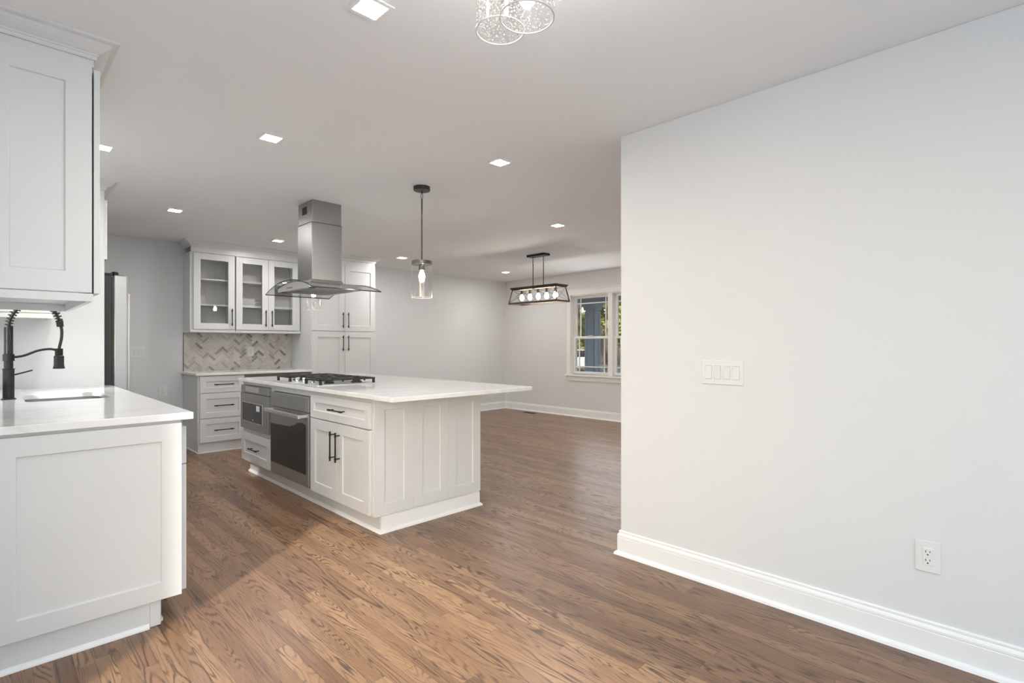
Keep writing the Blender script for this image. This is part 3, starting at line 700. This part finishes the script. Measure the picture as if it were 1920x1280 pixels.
# ------------------------------------------------------------------ island
IT = .9055
IX, IE = 1.74, 3.00         # face-frame plane, end-panel plane
def island_unit(label, y0, y1):
    t = thing('island_cabinet', label, 'cabinet', (2.05, (y0+y1)/2, 0), 'island cabinets')
    return t
# unit with drawer and two doors
c1 = island_unit('island cabinet at the near corner, one drawer over two doors', IE, 3.885)
MB().box(IX, 2.34, IE+.003, 3.885, .117, IT-.03).build('body', 'cab', c1, .0015)
d = door('drawer', c1, ('-x', IX-.001), 3.014, 3.876, .680, .850); pull((IX-.021, 3.425, .765), Y_, -X_, .16, d)
for a, c, hy in ((3.014, 3.4505, 3.412), (3.4535, 3.876, 3.493)):
    d = door('door', c1, ('-x', IX-.001), a, c, .125, .672); pull((IX-.021, hy, .513), Z_, -X_, .16, d)
MB().box(1.795, 2.34, IE+.01, 3.885, 0, .117).build('toe_kick', 'cab', c1)
# oven unit
c2 = island_unit('island cabinet housing the wall oven', 3.886, 4.672)
b_ = MB(); b_.box(IX, 1.80, 3.886, 3.916, .117, IT-.03).box(IX, 1.80, 4.645, 4.672, .117, IT-.03).box(IX, 1.80, 3.916, 4.645, .828, IT-.03).box(IX, 2.34, 3.886, 4.672, .117, .125)
b_.box(1.80, 2.34, 3.886, 3.90, .125, IT-.03).box(1.80, 2.34, 4.658, 4.672, .125, IT-.03).box(2.32, 2.34, 3.90, 4.658, .125, IT-.03)
b_.build('body', 'cab', c2, .0015)
MB().box(1.795, 2.34, 3.886, 4.672, 0, .117).build('toe_kick', 'cab', c2)
# microwave unit
c3 = island_unit('island cabinet at the fridge end, microwave drawer over one pull-out drawer', 4.673, 5.42)
b_ = MB(); b_.box(IX, 1.80, 4.673, 4.706, .117, IT-.03).box(IX, 1.80, 5.392, 5.42, .117, IT-.03).box(IX, 1.80, 4.706, 5.392, .846, IT-.03).box(IX, 2.34, 4.706, 5.392, .117, .43)
b_.box(1.80, 2.34, 5.405, 5.42, .117, IT-.03).box(1.80, 2.34, 4.673, 4.687, .117, IT-.03).box(2.32, 2.34, 4.687, 5.405, .43, IT-.03)
b_.build('body', 'cab', c3, .0015)
d = door('drawer', c3, ('-x', IX-.001), 4.690, 5.408, .132, .400); pull((IX-.021, 5.03, .266), Y_, -X_, .16, d)
MB().box(1.795, 2.34, 4.673, 5.40, 0, .117).build('toe_kick', 'cab', c3)
# seating-side cabinets
c4 = thing('island_cabinet', 'shallow island cabinets on the seating side under the overhang', 'cabinet', (2.5, 4.2, 0), 'island cabinets')
MB().box(2.341, 2.622, IE+.003, 5.42, .117, IT-.03).build('body', 'cab', c4, .0015)
for k in range(4):
    a = 3.02+k*.6; d = door('door', c4, ('+x', 2.623), a, a+.594, .125, .86)
    pull((2.643, a+(.554 if k % 2 == 0 else .04), .60), Z_, X_, .16, d)
MB().box(2.341, 2.60, IE+.01, 5.40, 0, .117).build('toe_kick', 'cab', c4)
# three end panels
ep = thing('island_end_panel', 'three shaker panels closing the near end of the island', 'panel', (2.19, IE, 0))
for a, c in ((IX, 2.0385), (2.0395, 2.3385), (2.3395, 2.642)):
    MB().shaker((a, IE+.002, .117), X_, Z_, -Y_, c-a, IT-.030-.117, .02, .074, .008).build('panel', 'cab', ep, .001)
# base molding round the island
prof = [(0, .1165), (.004, .1165), (.008, .112), (.009, .104), (.012, .099), (.0125, .022), (.019, .019), (.027, .011), (.030, 0), (0, 0)]
t = thing('base_molding', 'white base molding wrapped round the foot of the island', 'molding', (2.2, 4.2, 0))
MB().sweep([(1.80, 5.40), (1.80, IE+.0), (2.645, IE+.0), (2.645, IE+.03)][::-1], [(o-.009 if o > 0 else 0, z) for o, z in prof]).build('base_board', 'trim', t)
# worktop
tag(MB().box(1.700, 2.930, 2.712, 5.445, IT-.029, IT).build('countertop', 'quartz', None, .003), 'large white quartz countertop overhanging the island', 'countertop')

# oven
t = thing('built_in_oven', 'stainless built-in oven with black glass door in the island', 'oven', (1.9, 4.28, .13))
OX = 1.712
MB().box(OX+.02, 2.30, 3.93, 4.63, .14, .82).build('body', 'slot', t)
MB().box(OX+.015, IX+.02, 3.895, 4.650, .128, .824).build('trim_frame', 'steelfine', t, .001)
MB().box(OX, OX+.03, 3.898, 4.648, .706, .820).build('control_panel', 'steelfine', t, .003)
MB().box(OX-.0015, OX+.001, 3.945, 4.642, .712, .815).build('control_glass', 'steelfine', t)
d = MB().box(OX, OX+.03, 3.898, 4.648, .140, .698).build('door', 'steelfine', t, .003)
MB().box(OX-.0015, OX+.001, 3.94, 4.645, .228, .690).build('door_glass', 'ovenglass', d)
# clear upper band above the film's wavy edge
pts = []; ED = [(0, .556), (.15, .557), (.35, .562), (.55, .566), (.68, .585), (.8, .612), (.9, .620), (1, .610)]
for k in range(33):
    f = k/32; i = max(q for q in range(len(ED)-1) if ED[q][0] <= f+1e-9); u = (f-ED[i][0])/(ED[i+1][0]-ED[i][0]); u = u*u*(3-2*u)
    pts.append((4.644-f*.703, ED[i][1]+(ED[i+1][1]-ED[i][1])*u))
MB().prism(pts+[(3.941, .689), (4.644, .689)], 'x', OX-.0022, OX-.0012).build('bare_glass_band', 'steelfine', d)
g = MB(); g.box(1.642, 1.668, 3.925, 4.622, .662, .690)
for yy in (3.928, 4.592): g.box(1.665, OX+.002, yy, yy+.03, .664, .688)
g.build('handle', 'steellight', d, .004, False, 3)
# microwave drawer
t = thing('microwave_drawer', 'stainless microwave drawer with dark window in the island', 'microwave', (1.9, 5.05, .44))
MB().box(OX+.02, 2.25, 4.72, 5.38, .45, .83).build('body', 'slot', t)
MB().box(OX, IX+.02, 4.700, 5.396, .776, .842).build('control_strip', 'steelfine', t, .002)
MB().box(OX-.001, OX+.001, 4.93, 5.27, .786, .836).build('control_display', 'steellight', t)
d = MB().box(OX-.004, IX+.02, 4.700, 5.396, .438, .770).build('drawer_front', 'steelfine', t, .003)
f = MB(); f.box(OX-.0065, OX-.003, 4.828, 5.342, .506, .690); f.build('window_frame', 'steellight', d, .001)
MB().box(OX-.0072, OX-.006, 4.836, 5.334, .514, .683).build('window', 'blackglass', d)
MB().box(OX-.0080, OX-.0070, 4.893, 4.975, .622, .672).build('sticker', 'plate', d)
e = MB(); ang = [2*math.pi*k/20 for k in range(20)]
e.prism([(5.06+.020*math.cos(a), .534+.006*math.sin(a)) for a in ang], 'x', OX-.0079, OX-.0071); e.build('badge', 'steellight', d)
# cooktop
t = thing('cooktop', 'black gas cooktop with cast iron grates set in the island top', 'cooktop', (2.02, 4.31, IT))
CX0, CX1, CY0, CY1 = 1.765, 2.290, 3.865, 4.745
tr = MB().box(CX0, CX1, CY0, CY1, IT, IT+.006).build('tray', 'steellight', t, .003)
burn = [(1.93, 4.60, .045), (2.17, 4.60, .04), (2.06, 4.305, .055), (1.93, 4.01, .04), (2.17, 4.01, .045)]
for bx_, by_, br in burn:
    MB().lathe([(0, 0), (br, 0), (br, .010), (br*.75, .013), (br*.75, .022), (br*.6, .025), (0, .025)], (bx_, by_, IT+.006), 24).build('burner', 'iron', t, 0, True)
def grate(y0, y1, x0, x1, parts):
    g = MB(); zt0, zt1 = IT+.036, IT+.050; w = .011
    g.box(x0, x0+w*1.3, y0, y1, zt0, zt1).box(x1-w*1.3, x1, y0, y1, zt0, zt1).box(x0, x1, y0, y0+w*1.3, zt0, zt1).box(x0, x1, y1-w*1.3, y1, zt0, zt1)
    n_ = 5
    for k in range(1, n_): 
        xx = x0+(x1-x0)*k/n_; g.box(xx-w/2, xx+w/2, y0, y0+(y1-y0)*.36, zt0+.002, zt1+.003); g.box(xx-w/2, xx+w/2, y1-(y1-y0)*.36, y1, zt0+.002, zt1+.003)
    g.box((x0+x1)/2-w/2, (x0+x1)/2+w/2, y0, y1, zt0, zt1); g.box(x0, x1, (y0+y1)/2-w/2, (y0+y1)/2+w/2, zt0+.001, zt1+.001)
    for xx in (x0, x1-w*1.8):
        for yy in (y0, y1-w*1.8): g.frustum((xx, xx+w*1.8, yy, yy+w*1.8, IT+.006), (xx, xx+w*1.5, yy, yy+w*1.5, zt0+.002))
    for k in range(1, n_): 
        xx = x0+(x1-x0)*k/n_
        for yy in (y0, y1-w): g.box(xx-w*.6, xx+w*.6, yy, yy+w, IT+.026, zt0+.002)
    return g.build('grate', 'iron', t, .002)
grate(4.455, 4.730, 1.795, 2.270, 1)
grate(4.165, 4.450, 1.925, 2.270, 1)
grate(3.880, 4.160, 1.795, 2.270, 1)
for k, yy in enumerate((4.17, 4.24, 4.31, 4.38, 4.45)):
    kx = 1.83 if k % 2 else 1.865
    kb = MB().lathe([(0, 0), (.024, 0), (.024, .004), (.019, .006), (.018, .028), (.016, .031), (0, .031)], (kx, yy, IT+.006), 24).build('knob', 'chrome', t, 0, True)
    MB().box(kx-.019, kx+.019, yy-.004, yy+.004, IT+.030, IT+.041).build('knob_grip', 'chrome', kb, .001)

# ------------------------------------------------------------------ range hood
t = thing('range_hood', 'stainless island range hood with curved glass canopy over the cooktop', 'range hood', (2.05, 4.40, 1.68))
GX0, GX1, GYc, GH = 1.752, 2.352, 4.402, .482
Rg = (GH**2+.087**2)/(2*.087)
def gz(y, top=1.755): return top-Rg+math.sqrt(Rg*Rg-(y-GYc)**2)
NA = 40; m_ = MB()
ys = [GYc-GH+2*GH*k/NA for k in range(NA+1)]
th = .008
vs = []
for y in ys:
    zz = gz(y); vs += [(GX0, y, zz), (GX1, y, zz), (GX1, y, zz+th), (GX0, y, zz+th)]
m_.v = [Vector(p) for p in vs]
for k in range(NA):
    a, b_ = 4*k, 4*(k+1)
    for i, mi in ((0, 0), (2, 0), (1, 1), (3, 1)):
        j = (i+1) % 4; m_.f.append((a+i, a+j, b_+j, b_+i)); m_.mi.append(mi)
m_.f += [(0, 1, 2, 3), (4*NA+3, 4*NA+2, 4*NA+1, 4*NA)]; m_.mi += [1, 1]
m_.build('glass_canopy', ['hoodglass', 'glassedge'], t, 0, True)
# body: arched front follows the glass
bp_ = [(4.09, 1.686)]+[(4.09+.622*k/20, gz(4.09+.622*k/20)-.003) for k in range(21)]+[(4.712, 1.686)]
MB().prism(bp_, 'x', 1.81, 2.26).build('body', 'steelfine', t, .0015)
MB().prism([(4.085, 1.684)]+[(4.085+.632*k/20, gz(4.085+.632*k/20)-.0015) for k in range(21)]+[(4.717, 1.684)], 'x', 1.798, 1.811).build('front_panel', 'hoodfront', t, .001)
g = MB().prism([(4.085+.632*k/20, gz(4.085+.632*k/20)-.001) for k in range(21)]+[(4.717-.632*k/20, gz(4.717-.632*k/20)-.006) for k in range(21)], 'x', 1.7965, 1.8115); g.build('gasket', 'slot', t)
# small wordmark strokes on the front panel (unreadably small in the photo)
g = MB(); y = 4.525
for k, (w_, h_) in enumerate(((.014, .017), (.013, .011), (.013, .011), (.013, .011), (.013, .011), (.013, .011), (.011, .011))):
    yb = y-w_; z0 = 1.700
    g.box(1.7972, 1.7982, yb, y, z0, z0+.0025).box(1.7972, 1.7982, yb, y, z0+h_-.0025, z0+h_).box(1.7972, 1.7982, y-.003, y, z0, z0+h_)
    if k % 2: g.box(1.7972, 1.7982, yb, yb+.003, z0, z0+h_)
    y = yb-.0045
g.build('wordmark', 'slot', t)
g = MB()
for a in (4.13, 4.42):
    for k in range(9): g.box(1.86, 2.20, a+k*.028, a+k*.028+.014, 1.6815, 1.6862)
g.build('filter', 'steel', t)
for yy in (4.12, 4.685): MB().lathe([(0, -.004), (.028, -.004), (.028, 0), (0, 0)], (1.84, yy, 1.686), 20).build('hood_lamp', 'slot', t, 0, True)
MB().frustum((1.893, 2.187, 4.258, 4.567, 1.752), (1.906, 2.174, 4.271, 4.554, 1.772)).build('collar', 'steelfine', t)
MB().box(1.905, 2.175, 4.270, 4.555, 1.770, 2.255).build('lower_duct_cover', 'steel', t, .006, True, 3)
MB().box(1.909, 2.171, 4.274, 4.551, 2.255, H).build('upper_duct_cover', 'steel', t, .006, True, 3)
v_ = MB()
for k in range(7): v_.box(1.9075, 1.9095, 4.375+k*.0135, 4.384+k*.0135, 2.335, 2.40)
v_.build('vent_slot', 'slot', t)
MB().cyl((2.09, 4.2745, 2.41), (2.09, 4.272, 2.41), .004, 10).build('screw', 'chrome', t)

# ------------------------------------------------------------------ pendants over the island
def pendant(label, x, y, zb=1.588):
    t = thing('pendant_light', label, 'pendant', (x, y, H), 'glass pendants over the island')
    MB().lathe([(0, -.032), (.060, -.030), (.064, -.026), (.064, 0), (0, 0)], (x, y, H), 36).build('canopy', 'bronze', t, 0, True)
    MB().cyl((x, y, H-.05), (x, y, H-.03), .007, 12).build('hook', 'bronze', t, 0, True)
    lk = MB(); lk.tube([(x+.011*math.cos(a)*.75, y, H-.072+.024*math.sin(a)) for a in [2*math.pi*k/20 for k in range(20)]], .0026, 8, closed=True); lk.build('link', 'bronze', t, 0, True)
    zt = zb+.262
    MB().cyl((x, y, zt+.02), (x, y, H-.093), .006, 12).build('rod', 'bronze', t, 0, True)
    MB().lathe([(0, .0), (.079, .0), (.081, .002), (.081, .026), (.079, .028), (0, .028)], (x, y, zt-.008), 40).build('cap', 'nickel', t, 0, True)
    MB().lathe([(0, -.045), (.021, -.045), (.024, -.042), (.024, -.0), (0, 0)], (x, y, zt-.006), 24).build('socket', 'nickel', t, 0, True)
    sh = MB().lathe([(.0795, zb-zt), (.0795, -.008), (.0765, -.008), (.0765, zb-zt)], (x, y, zt), 48, True).build('glass_shade', 'clearshade', t, 0, True)
    MB().lathe([(.0800, .0), (.0800, .003), (.0760, .003), (.0760, .0)], (x, y, zb-.001), 48, True).build('shade_rim', 'glassrim', sh, 0, True)
    MB().lathe([(0, -.062), (.012, -.058), (.021, -.045), (.0235, -.03), (.020, -.012), (.012, .006), (.010, .016), (0, .016)], (x, y, zt-.066), 20).build('bulb', 'bulb', t, 0, True)
    return t
pendant('clear glass pendant hanging over the seating end of the island', 2.366, 3.352)
pendant('clear glass pendant half hidden behind the range hood', 2.367, 5.263)

# cluster pendant near the camera
t = thing('cluster_pendant', 'cluster light of seeded glass cylinders at the top edge of the view', 'pendant', (.92, .87, H))
MB().lathe([(0, -.03), (.15, -.028), (.155, -.022), (.155, 0), (0, 0)], (.92, .87, H), 48).build('canopy', 'nickel', t, 0, True)
for cx_, cy_, zb, hs in ((.935, .978, 2.034, .30), (.879, .830, 1.978, .222), (1.02, .84, 2.13, .22)):
    zt = zb+hs; R_ = .0635
    MB().cyl((cx_, cy_, zt), (cx_, cy_, H-.025), .005, 12).build('rod', 'nickel', t, 0, True)
    MB().lathe([(0, 0), (.05, 0), (.0645, .002), (.0645, .02), (0, .02)], (cx_, cy_, zt-.005), 36).build('cap', 'nickel', t, 0, True)
    MB().lathe([(0, -.04), (.02, -.04), (.02, 0), (0, 0)], (cx_, cy_, zt-.004), 20).build('socket', 'nickel', t, 0, True)
    sh = MB().lathe([(R_, zb-zt), (R_, -.005), (R_-.0025, -.005), (R_-.0025, zb-zt)], (cx_, cy_, zt), 64, True).build('glass_shade', 'shade', t, 0, True)
    MB().lathe([(R_+.0004, 0), (R_+.0004, .0022), (R_-.0029, .0022), (R_-.0029, 0)], (cx_, cy_, zb-.0006), 64, True).build('shade_rim', 'glassrim', sh, 0, True)
    MB().lathe([(0, -.058), (.010, -.055), (.018, -.044), (.021, -.03), (.018, -.012), (.011, .006), (.009, .016), (0, .016)], (cx_, cy_, zt-.06), 20).build('bulb', 'clusterbulb', t, 0, True)

# linear chandelier over the dining spot
lx, ly = 5.24, 4.74
t = thing('linear_chandelier', 'dark open-frame chandelier with five bulbs hanging in the dining room', 'chandelier', (lx, ly, H))
MB().box(lx-.06, lx+.06, ly-.16, ly+.16, H-.028, H).build('canopy', 'black', t, .002)
z0, z1 = 1.782, 1.995; w0, l0, w1, l1 = .131, .432, .098, .392
f = MB(); bt = .011
for sx in (-1, 1):
    f.box(lx+sx*w0-bt, lx+sx*w0+bt, ly-l0, ly+l0, z0, z0+.022)
for sy in (-1, 1):
    f.box(lx-w0, lx+w0, ly+sy*l0-bt, ly+sy*l0+bt, z0, z0+.022)
f.build('bottom_frame', 'darkwood', t, .001)
MB().frustum((lx-w1-.006, lx+w1+.006, ly-l1-.006, ly+l1+.006, z1-.020), (lx-w1-.030, lx+w1+.030, ly-l1-.030, ly+l1+.030, z1+.015)).build('top_plate', 'darkwood', t, .001)
for sx in (-1, 1):
    for sy in (-1, 1):
        MB().tube([(lx+sx*w0, ly+sy*l0, z0+.01), (lx+sx*w1, ly+sy*l1, z1-.012)], .011, 4).build('corner_post', 'darkwood', t)
x_ = MB()
def rod_(a, b_): x_.cyl(a, b_, .0022, 6)
for sx in (-1, 1):
    for sa, sb_ in ((-1, 0), (0, 1)):
        rod_((lx+sx*w0, ly+sa*l0, z0+.02), (lx+sx*w1, ly+sb_*l1, z1-.02)); rod_((lx+sx*w0, ly+sb_*l0, z0+.02), (lx+sx*w1, ly+sa*l1, z1-.02))
for sy in (-1, 1):
    rod_((lx-w0, ly+sy*l0, z0+.02), (lx+w1, ly+sy*l1, z1-.02)); rod_((lx+w0, ly+sy*l0, z0+.02), (lx-w1, ly+sy*l1, z1-.02))
x_.build('cross_wire', 'black', t, 0, True)
for sy in (-1, 1):
    yy = ly+sy*.095
    MB().cyl((lx, yy, z1+.01), (lx, yy, H-.115), .0055, 10).build('rod', 'black', t, 0, True)
    ch = MB()
    for k in range(3):
        zc = H-.045-k*.030
        ch.tube([(lx+(.008*math.cos(a) if k % 2 else 0), yy+(0 if k % 2 else .008*math.cos(a)), zc+.019*math.sin(a)) for a in [2*math.pi*q/16 for q in range(16)]], .0022, 6, closed=True)
    ch.build('chain', 'black', t, 0, True)
for k in range(5):
    yy = ly+(k-2)*.152
    s_ = MB().lathe([(0, -.055), (.017, -.055), (.017, 0), (0, 0)], (lx, yy, z1-.019), 18).build('socket', 'bronze', t, 0, True)
    MB().lathe([(0, -.074), (.016, -.068), (.027, -.050), (.030, -.034), (.026, -.014), (.015, .004), (.011, .012), (0, .012)], (lx, yy, z1-.086), 20).build('bulb', 'bulb', t, 0, True)

# ------------------------------------------------------------------ recessed ceiling lights
def downlight(x, y, label):
    t = thing('recessed_light', label, 'ceiling light', (x, y, H), 'square recessed ceiling lights')
    f = MB(); a, b_ = .0635, .046
    for (x0, x1, y0, y1) in ((-a, a, -a, -b_), (-a, a, b_, a), (-a, -b_, -b_, b_), (b_, a, -b_, b_)): f.box(x+x0, x+x1, y+y0, y+y1, H-.006, H)
    f.build('trim_ring', 'trim', t, .001)
    MB().box(x-b_, x+b_, y-b_, y+b_, H-.0035, H-.0005).build('diffuser', 'led', t)
    return t
spots = [(.975, 1.70, 'large-looking square ceiling light nearest the glass cluster pendant'),
         (1.174, 3.182, 'square ceiling light over the aisle before the island'),
         (.488, 4.067, 'square ceiling light over the sink, beside the left wall cabinet'),
         (1.19, 5.512, 'square ceiling light in front of the fridge'),
         (2.389, 6.266, 'square ceiling light before the glass wall cabinets, left of the hood duct'),
         (2.413, 2.528, 'square ceiling light between the island pendant and the partition wall'),
         (4.10, 3.438, 'square ceiling light above the dining room entrance, nearer than the chandelier'),
         (4.087, 6.262, 'square ceiling light near the back wall beside the pantry'),
         (6.12, 6.27, 'square ceiling light in the far corner of the dining room')]
proto = None
for x, y, lb in spots:
    if proto is None: proto = downlight(x, y, lb)
    else: q = copy_tree(proto, (x, y, H)); q['label'] = lb
# lamps of the same kind in the parts of the rooms outside the view
for x, y, lb in ((6.12, 3.44, 'square ceiling light in the dining room hidden by the partition'), (4.1, .6, 'square ceiling light behind the partition near the rear'), (6.12, .6, 'square ceiling light behind the partition by the added window'), (1.0, -1.2, 'square ceiling light behind the viewer')):
    q = copy_tree(proto, (x, y, H)); q['label'] = lb

# ------------------------------------------------------------------ outside the dining window
struct(MB().box(FX+.15, 60, -30, 60, -.75, -.62).build('ground', 'litter'))
struct(MB().box(FX+.15, 9.75, 0, 12, -.25, -.08).build('porch_floor', 'walk'))
struct(MB().box(FX+.15, 9.75, 0, 12, 2.42, 2.5).build('porch_ceiling', 'porch'))
struct(MB().box(9.28, 9.57, 0, 12, 2.14, 2.42).build('porch_beam', 'porch'))
for yb, lb in ((6.78, 'blue-grey panelled porch post seen through the dining window'), (2.4, 'blue-grey panelled porch post beyond the partition')):
    t = thing('porch_post', lb, 'post', (9.42, yb+.125, -.08), 'porch posts')
    MB().box(9.315, 9.535, yb+.015, yb+.235, -.08, 2.14).build('shaft', 'porch', t)
    for O, U, N in (((9.315, yb, .1), Y_, -X_), ((9.30, yb+.015, .1), X_, -Y_)):
        MB().shaker(O, U, Z_, N, .25, 1.86, .015, .05, .012).build('panel', 'porch', t)
    MB().frustum((9.29, 9.56, yb-.01, yb+.26, 1.98), (9.255, 9.595, yb-.045, yb+.295, 2.14)).build('capital', 'porch', t)
    MB().box(9.285, 9.565, yb-.015, yb+.265, -.08, .10).build('plinth', 'porch', t)
t = thing('porch_railing', 'white porch railing seen low through the dining window', 'railing', (9.42, 5, -.08))
r_ = MB().box(9.39, 9.45, 2.71, 6.72, .74, .80).build('top_rail', 'trim', t, .004)
MB().box(9.40, 9.44, 2.71, 6.72, 0, .05).build('bottom_rail', 'trim', t, .004)
for k in range(30): MB().box(9.405, 9.435, 2.76+k*.133, 2.79+k*.133, .05, .74).build('baluster', 'trim', t)
# car parked beyond the porch
t = thing('car', 'white parked car seen low through the dining window', 'car', (28.0, 22.6, -.62))
cxx, cyy = 28.0, 22.6
def carprism(poly, y0, y1): return MB().prism([(cxx+px, -.62+pz) for px, pz in poly], 'y', cyy+y0, cyy+y1)
carprism([(-2.2, .35), (-2.25, .75), (-1.9, .95), (-.9, 1.02), (1.6, 1.02), (2.2, .92), (2.25, .5), (2.1, .3), (-2.0, .28)], -.9, .9).build('body', 'carpaint', t, .06, True, 3)
carprism([(-1.0, 1.0), (-.35, 1.46), (1.0, 1.48), (1.75, 1.0)], -.78, .78).build('cabin', 'blackglass', t, .05, True, 3)
carprism([(-.45, 1.44), (-.3, 1.52), (1.0, 1.54), (1.2, 1.46)], -.76, .76).build('roof', 'carpaint', t, .03, True, 3)
for wx in (-1.35, 1.35):
    for wy in (-.9, .72): MB().cyl((cxx+wx, cyy+wy, -.62+.33), (cxx+wx, cyy+wy+.18, -.62+.33), .33, 24).build('wheel', 'rubber', t, .02, True)
# hill and trees
m_ = MB(); NXh, NYh = 12, 20
vs = [(38+i*3, -10+j*5, -.7+6.5*(1-math.exp(-(i*3)/11))+random.uniform(-.25, .25)*(i > 0)) for i in range(NXh) for j in range(NYh)]
m_.add(vs, [(i*NYh+j, (i+1)*NYh+j, (i+1)*NYh+j+1, i*NYh+j+1) for i in range(NXh-1) for j in range(NYh-1)])
struct(m_.build('hill', 'litter', None, 0, True))
def tree(name, label, x, y, zg, ht, cr, leafmat, n_leaf, seed, low=.25):
    rn = random.Random(seed)
    t = thing(name, label, 'tree', (x, y, zg), 'trees beyond the porch')
    tk = MB(); tk.tube([(x, y, zg-.2), (x+rn.uniform(-.2, .2), y+rn.uniform(-.2, .2), zg+ht*.4), (x+rn.uniform(-.4, .4), y+rn.uniform(-.4, .4), zg+ht*.9)], .28, 9, True, .05)
    for k in range(5):
        a = rn.uniform(0, 6.28); zz = zg+ht*rn.uniform(.3, .7); tk.tube([(x, y, zz), (x+math.cos(a)*cr*.7, y+math.sin(a)*cr*.7, zz+ht*.15)], .08, 6, True, .02)
    tk.build('trunk', 'bark', t, 0, True)
    f = MB()
    blobs = [(x+rn.gauss(0, cr*.4), y+rn.gauss(0, cr*.4), zg+ht*rn.uniform(low, 1), cr*rn.uniform(.25, .5)) for _ in range(16)]
    for _ in range(n_leaf):
        bx_, by_, bz_, br = rn.choice(blobs); d_ = Vector((rn.gauss(0, 1), rn.gauss(0, 1), rn.gauss(0, 1))).normalized()*br*rn.uniform(.5, 1)
        p = Vector((bx_, by_, bz_))+d_; s_ = rn.uniform(.12, .26)
        a = Vector((rn.gauss(0, 1), rn.gauss(0, 1), rn.gauss(0, .6))).normalized(); b2 = a.cross(Vector((rn.gauss(0, 1), rn.gauss(0, 1), rn.gauss(0, 1)))).normalized()
        f.add([p-a*s_, p+b2*s_*.45, p+a*s_, p-b2*s_*.45], [(0, 1, 2, 3)])
    f.build('foliage', leafmat, t)
def pos(px, d): r = (px-960)/980*d; return (d+r)/math.sqrt(2), (d-r)/math.sqrt(2)
tl = [(1083, 44, 7.0, 1.7, 'leaf_light', 'small yellow-green tree left of the porch post'), (1079, 50, 12, 3.4, 'leaf_dark', 'dark green tree farthest left in the dining window'),
      (1131, 39, 8, 1.8, 'leaf_light', 'yellow-green tree just right of the porch post'), (1168, 34, 8, 1.9, 'leaf_light', 'yellow-green tree in the right-hand window sash'),
      (1112, 62, 13, 3.2, 'leaf_dark', 'tall dark tree standing behind the porch post'), (1215, 50, 13, 3.2, 'leaf_dark', 'dark tree hidden behind the partition side of the window')]
for sd, (px, d, ht, cr, lm, lb) in enumerate(tl):
    x, y = pos(px, d)
    zg = -.62 if x < 38 else -.7+6.5*(1-math.exp(-(x-38)/11))
    tree('leafy_tree', lb, x, y, zg, ht, cr, lm, 5200, sd+1)
for o in bpy.data.objects:
    if '_o' in o: del o['_o']
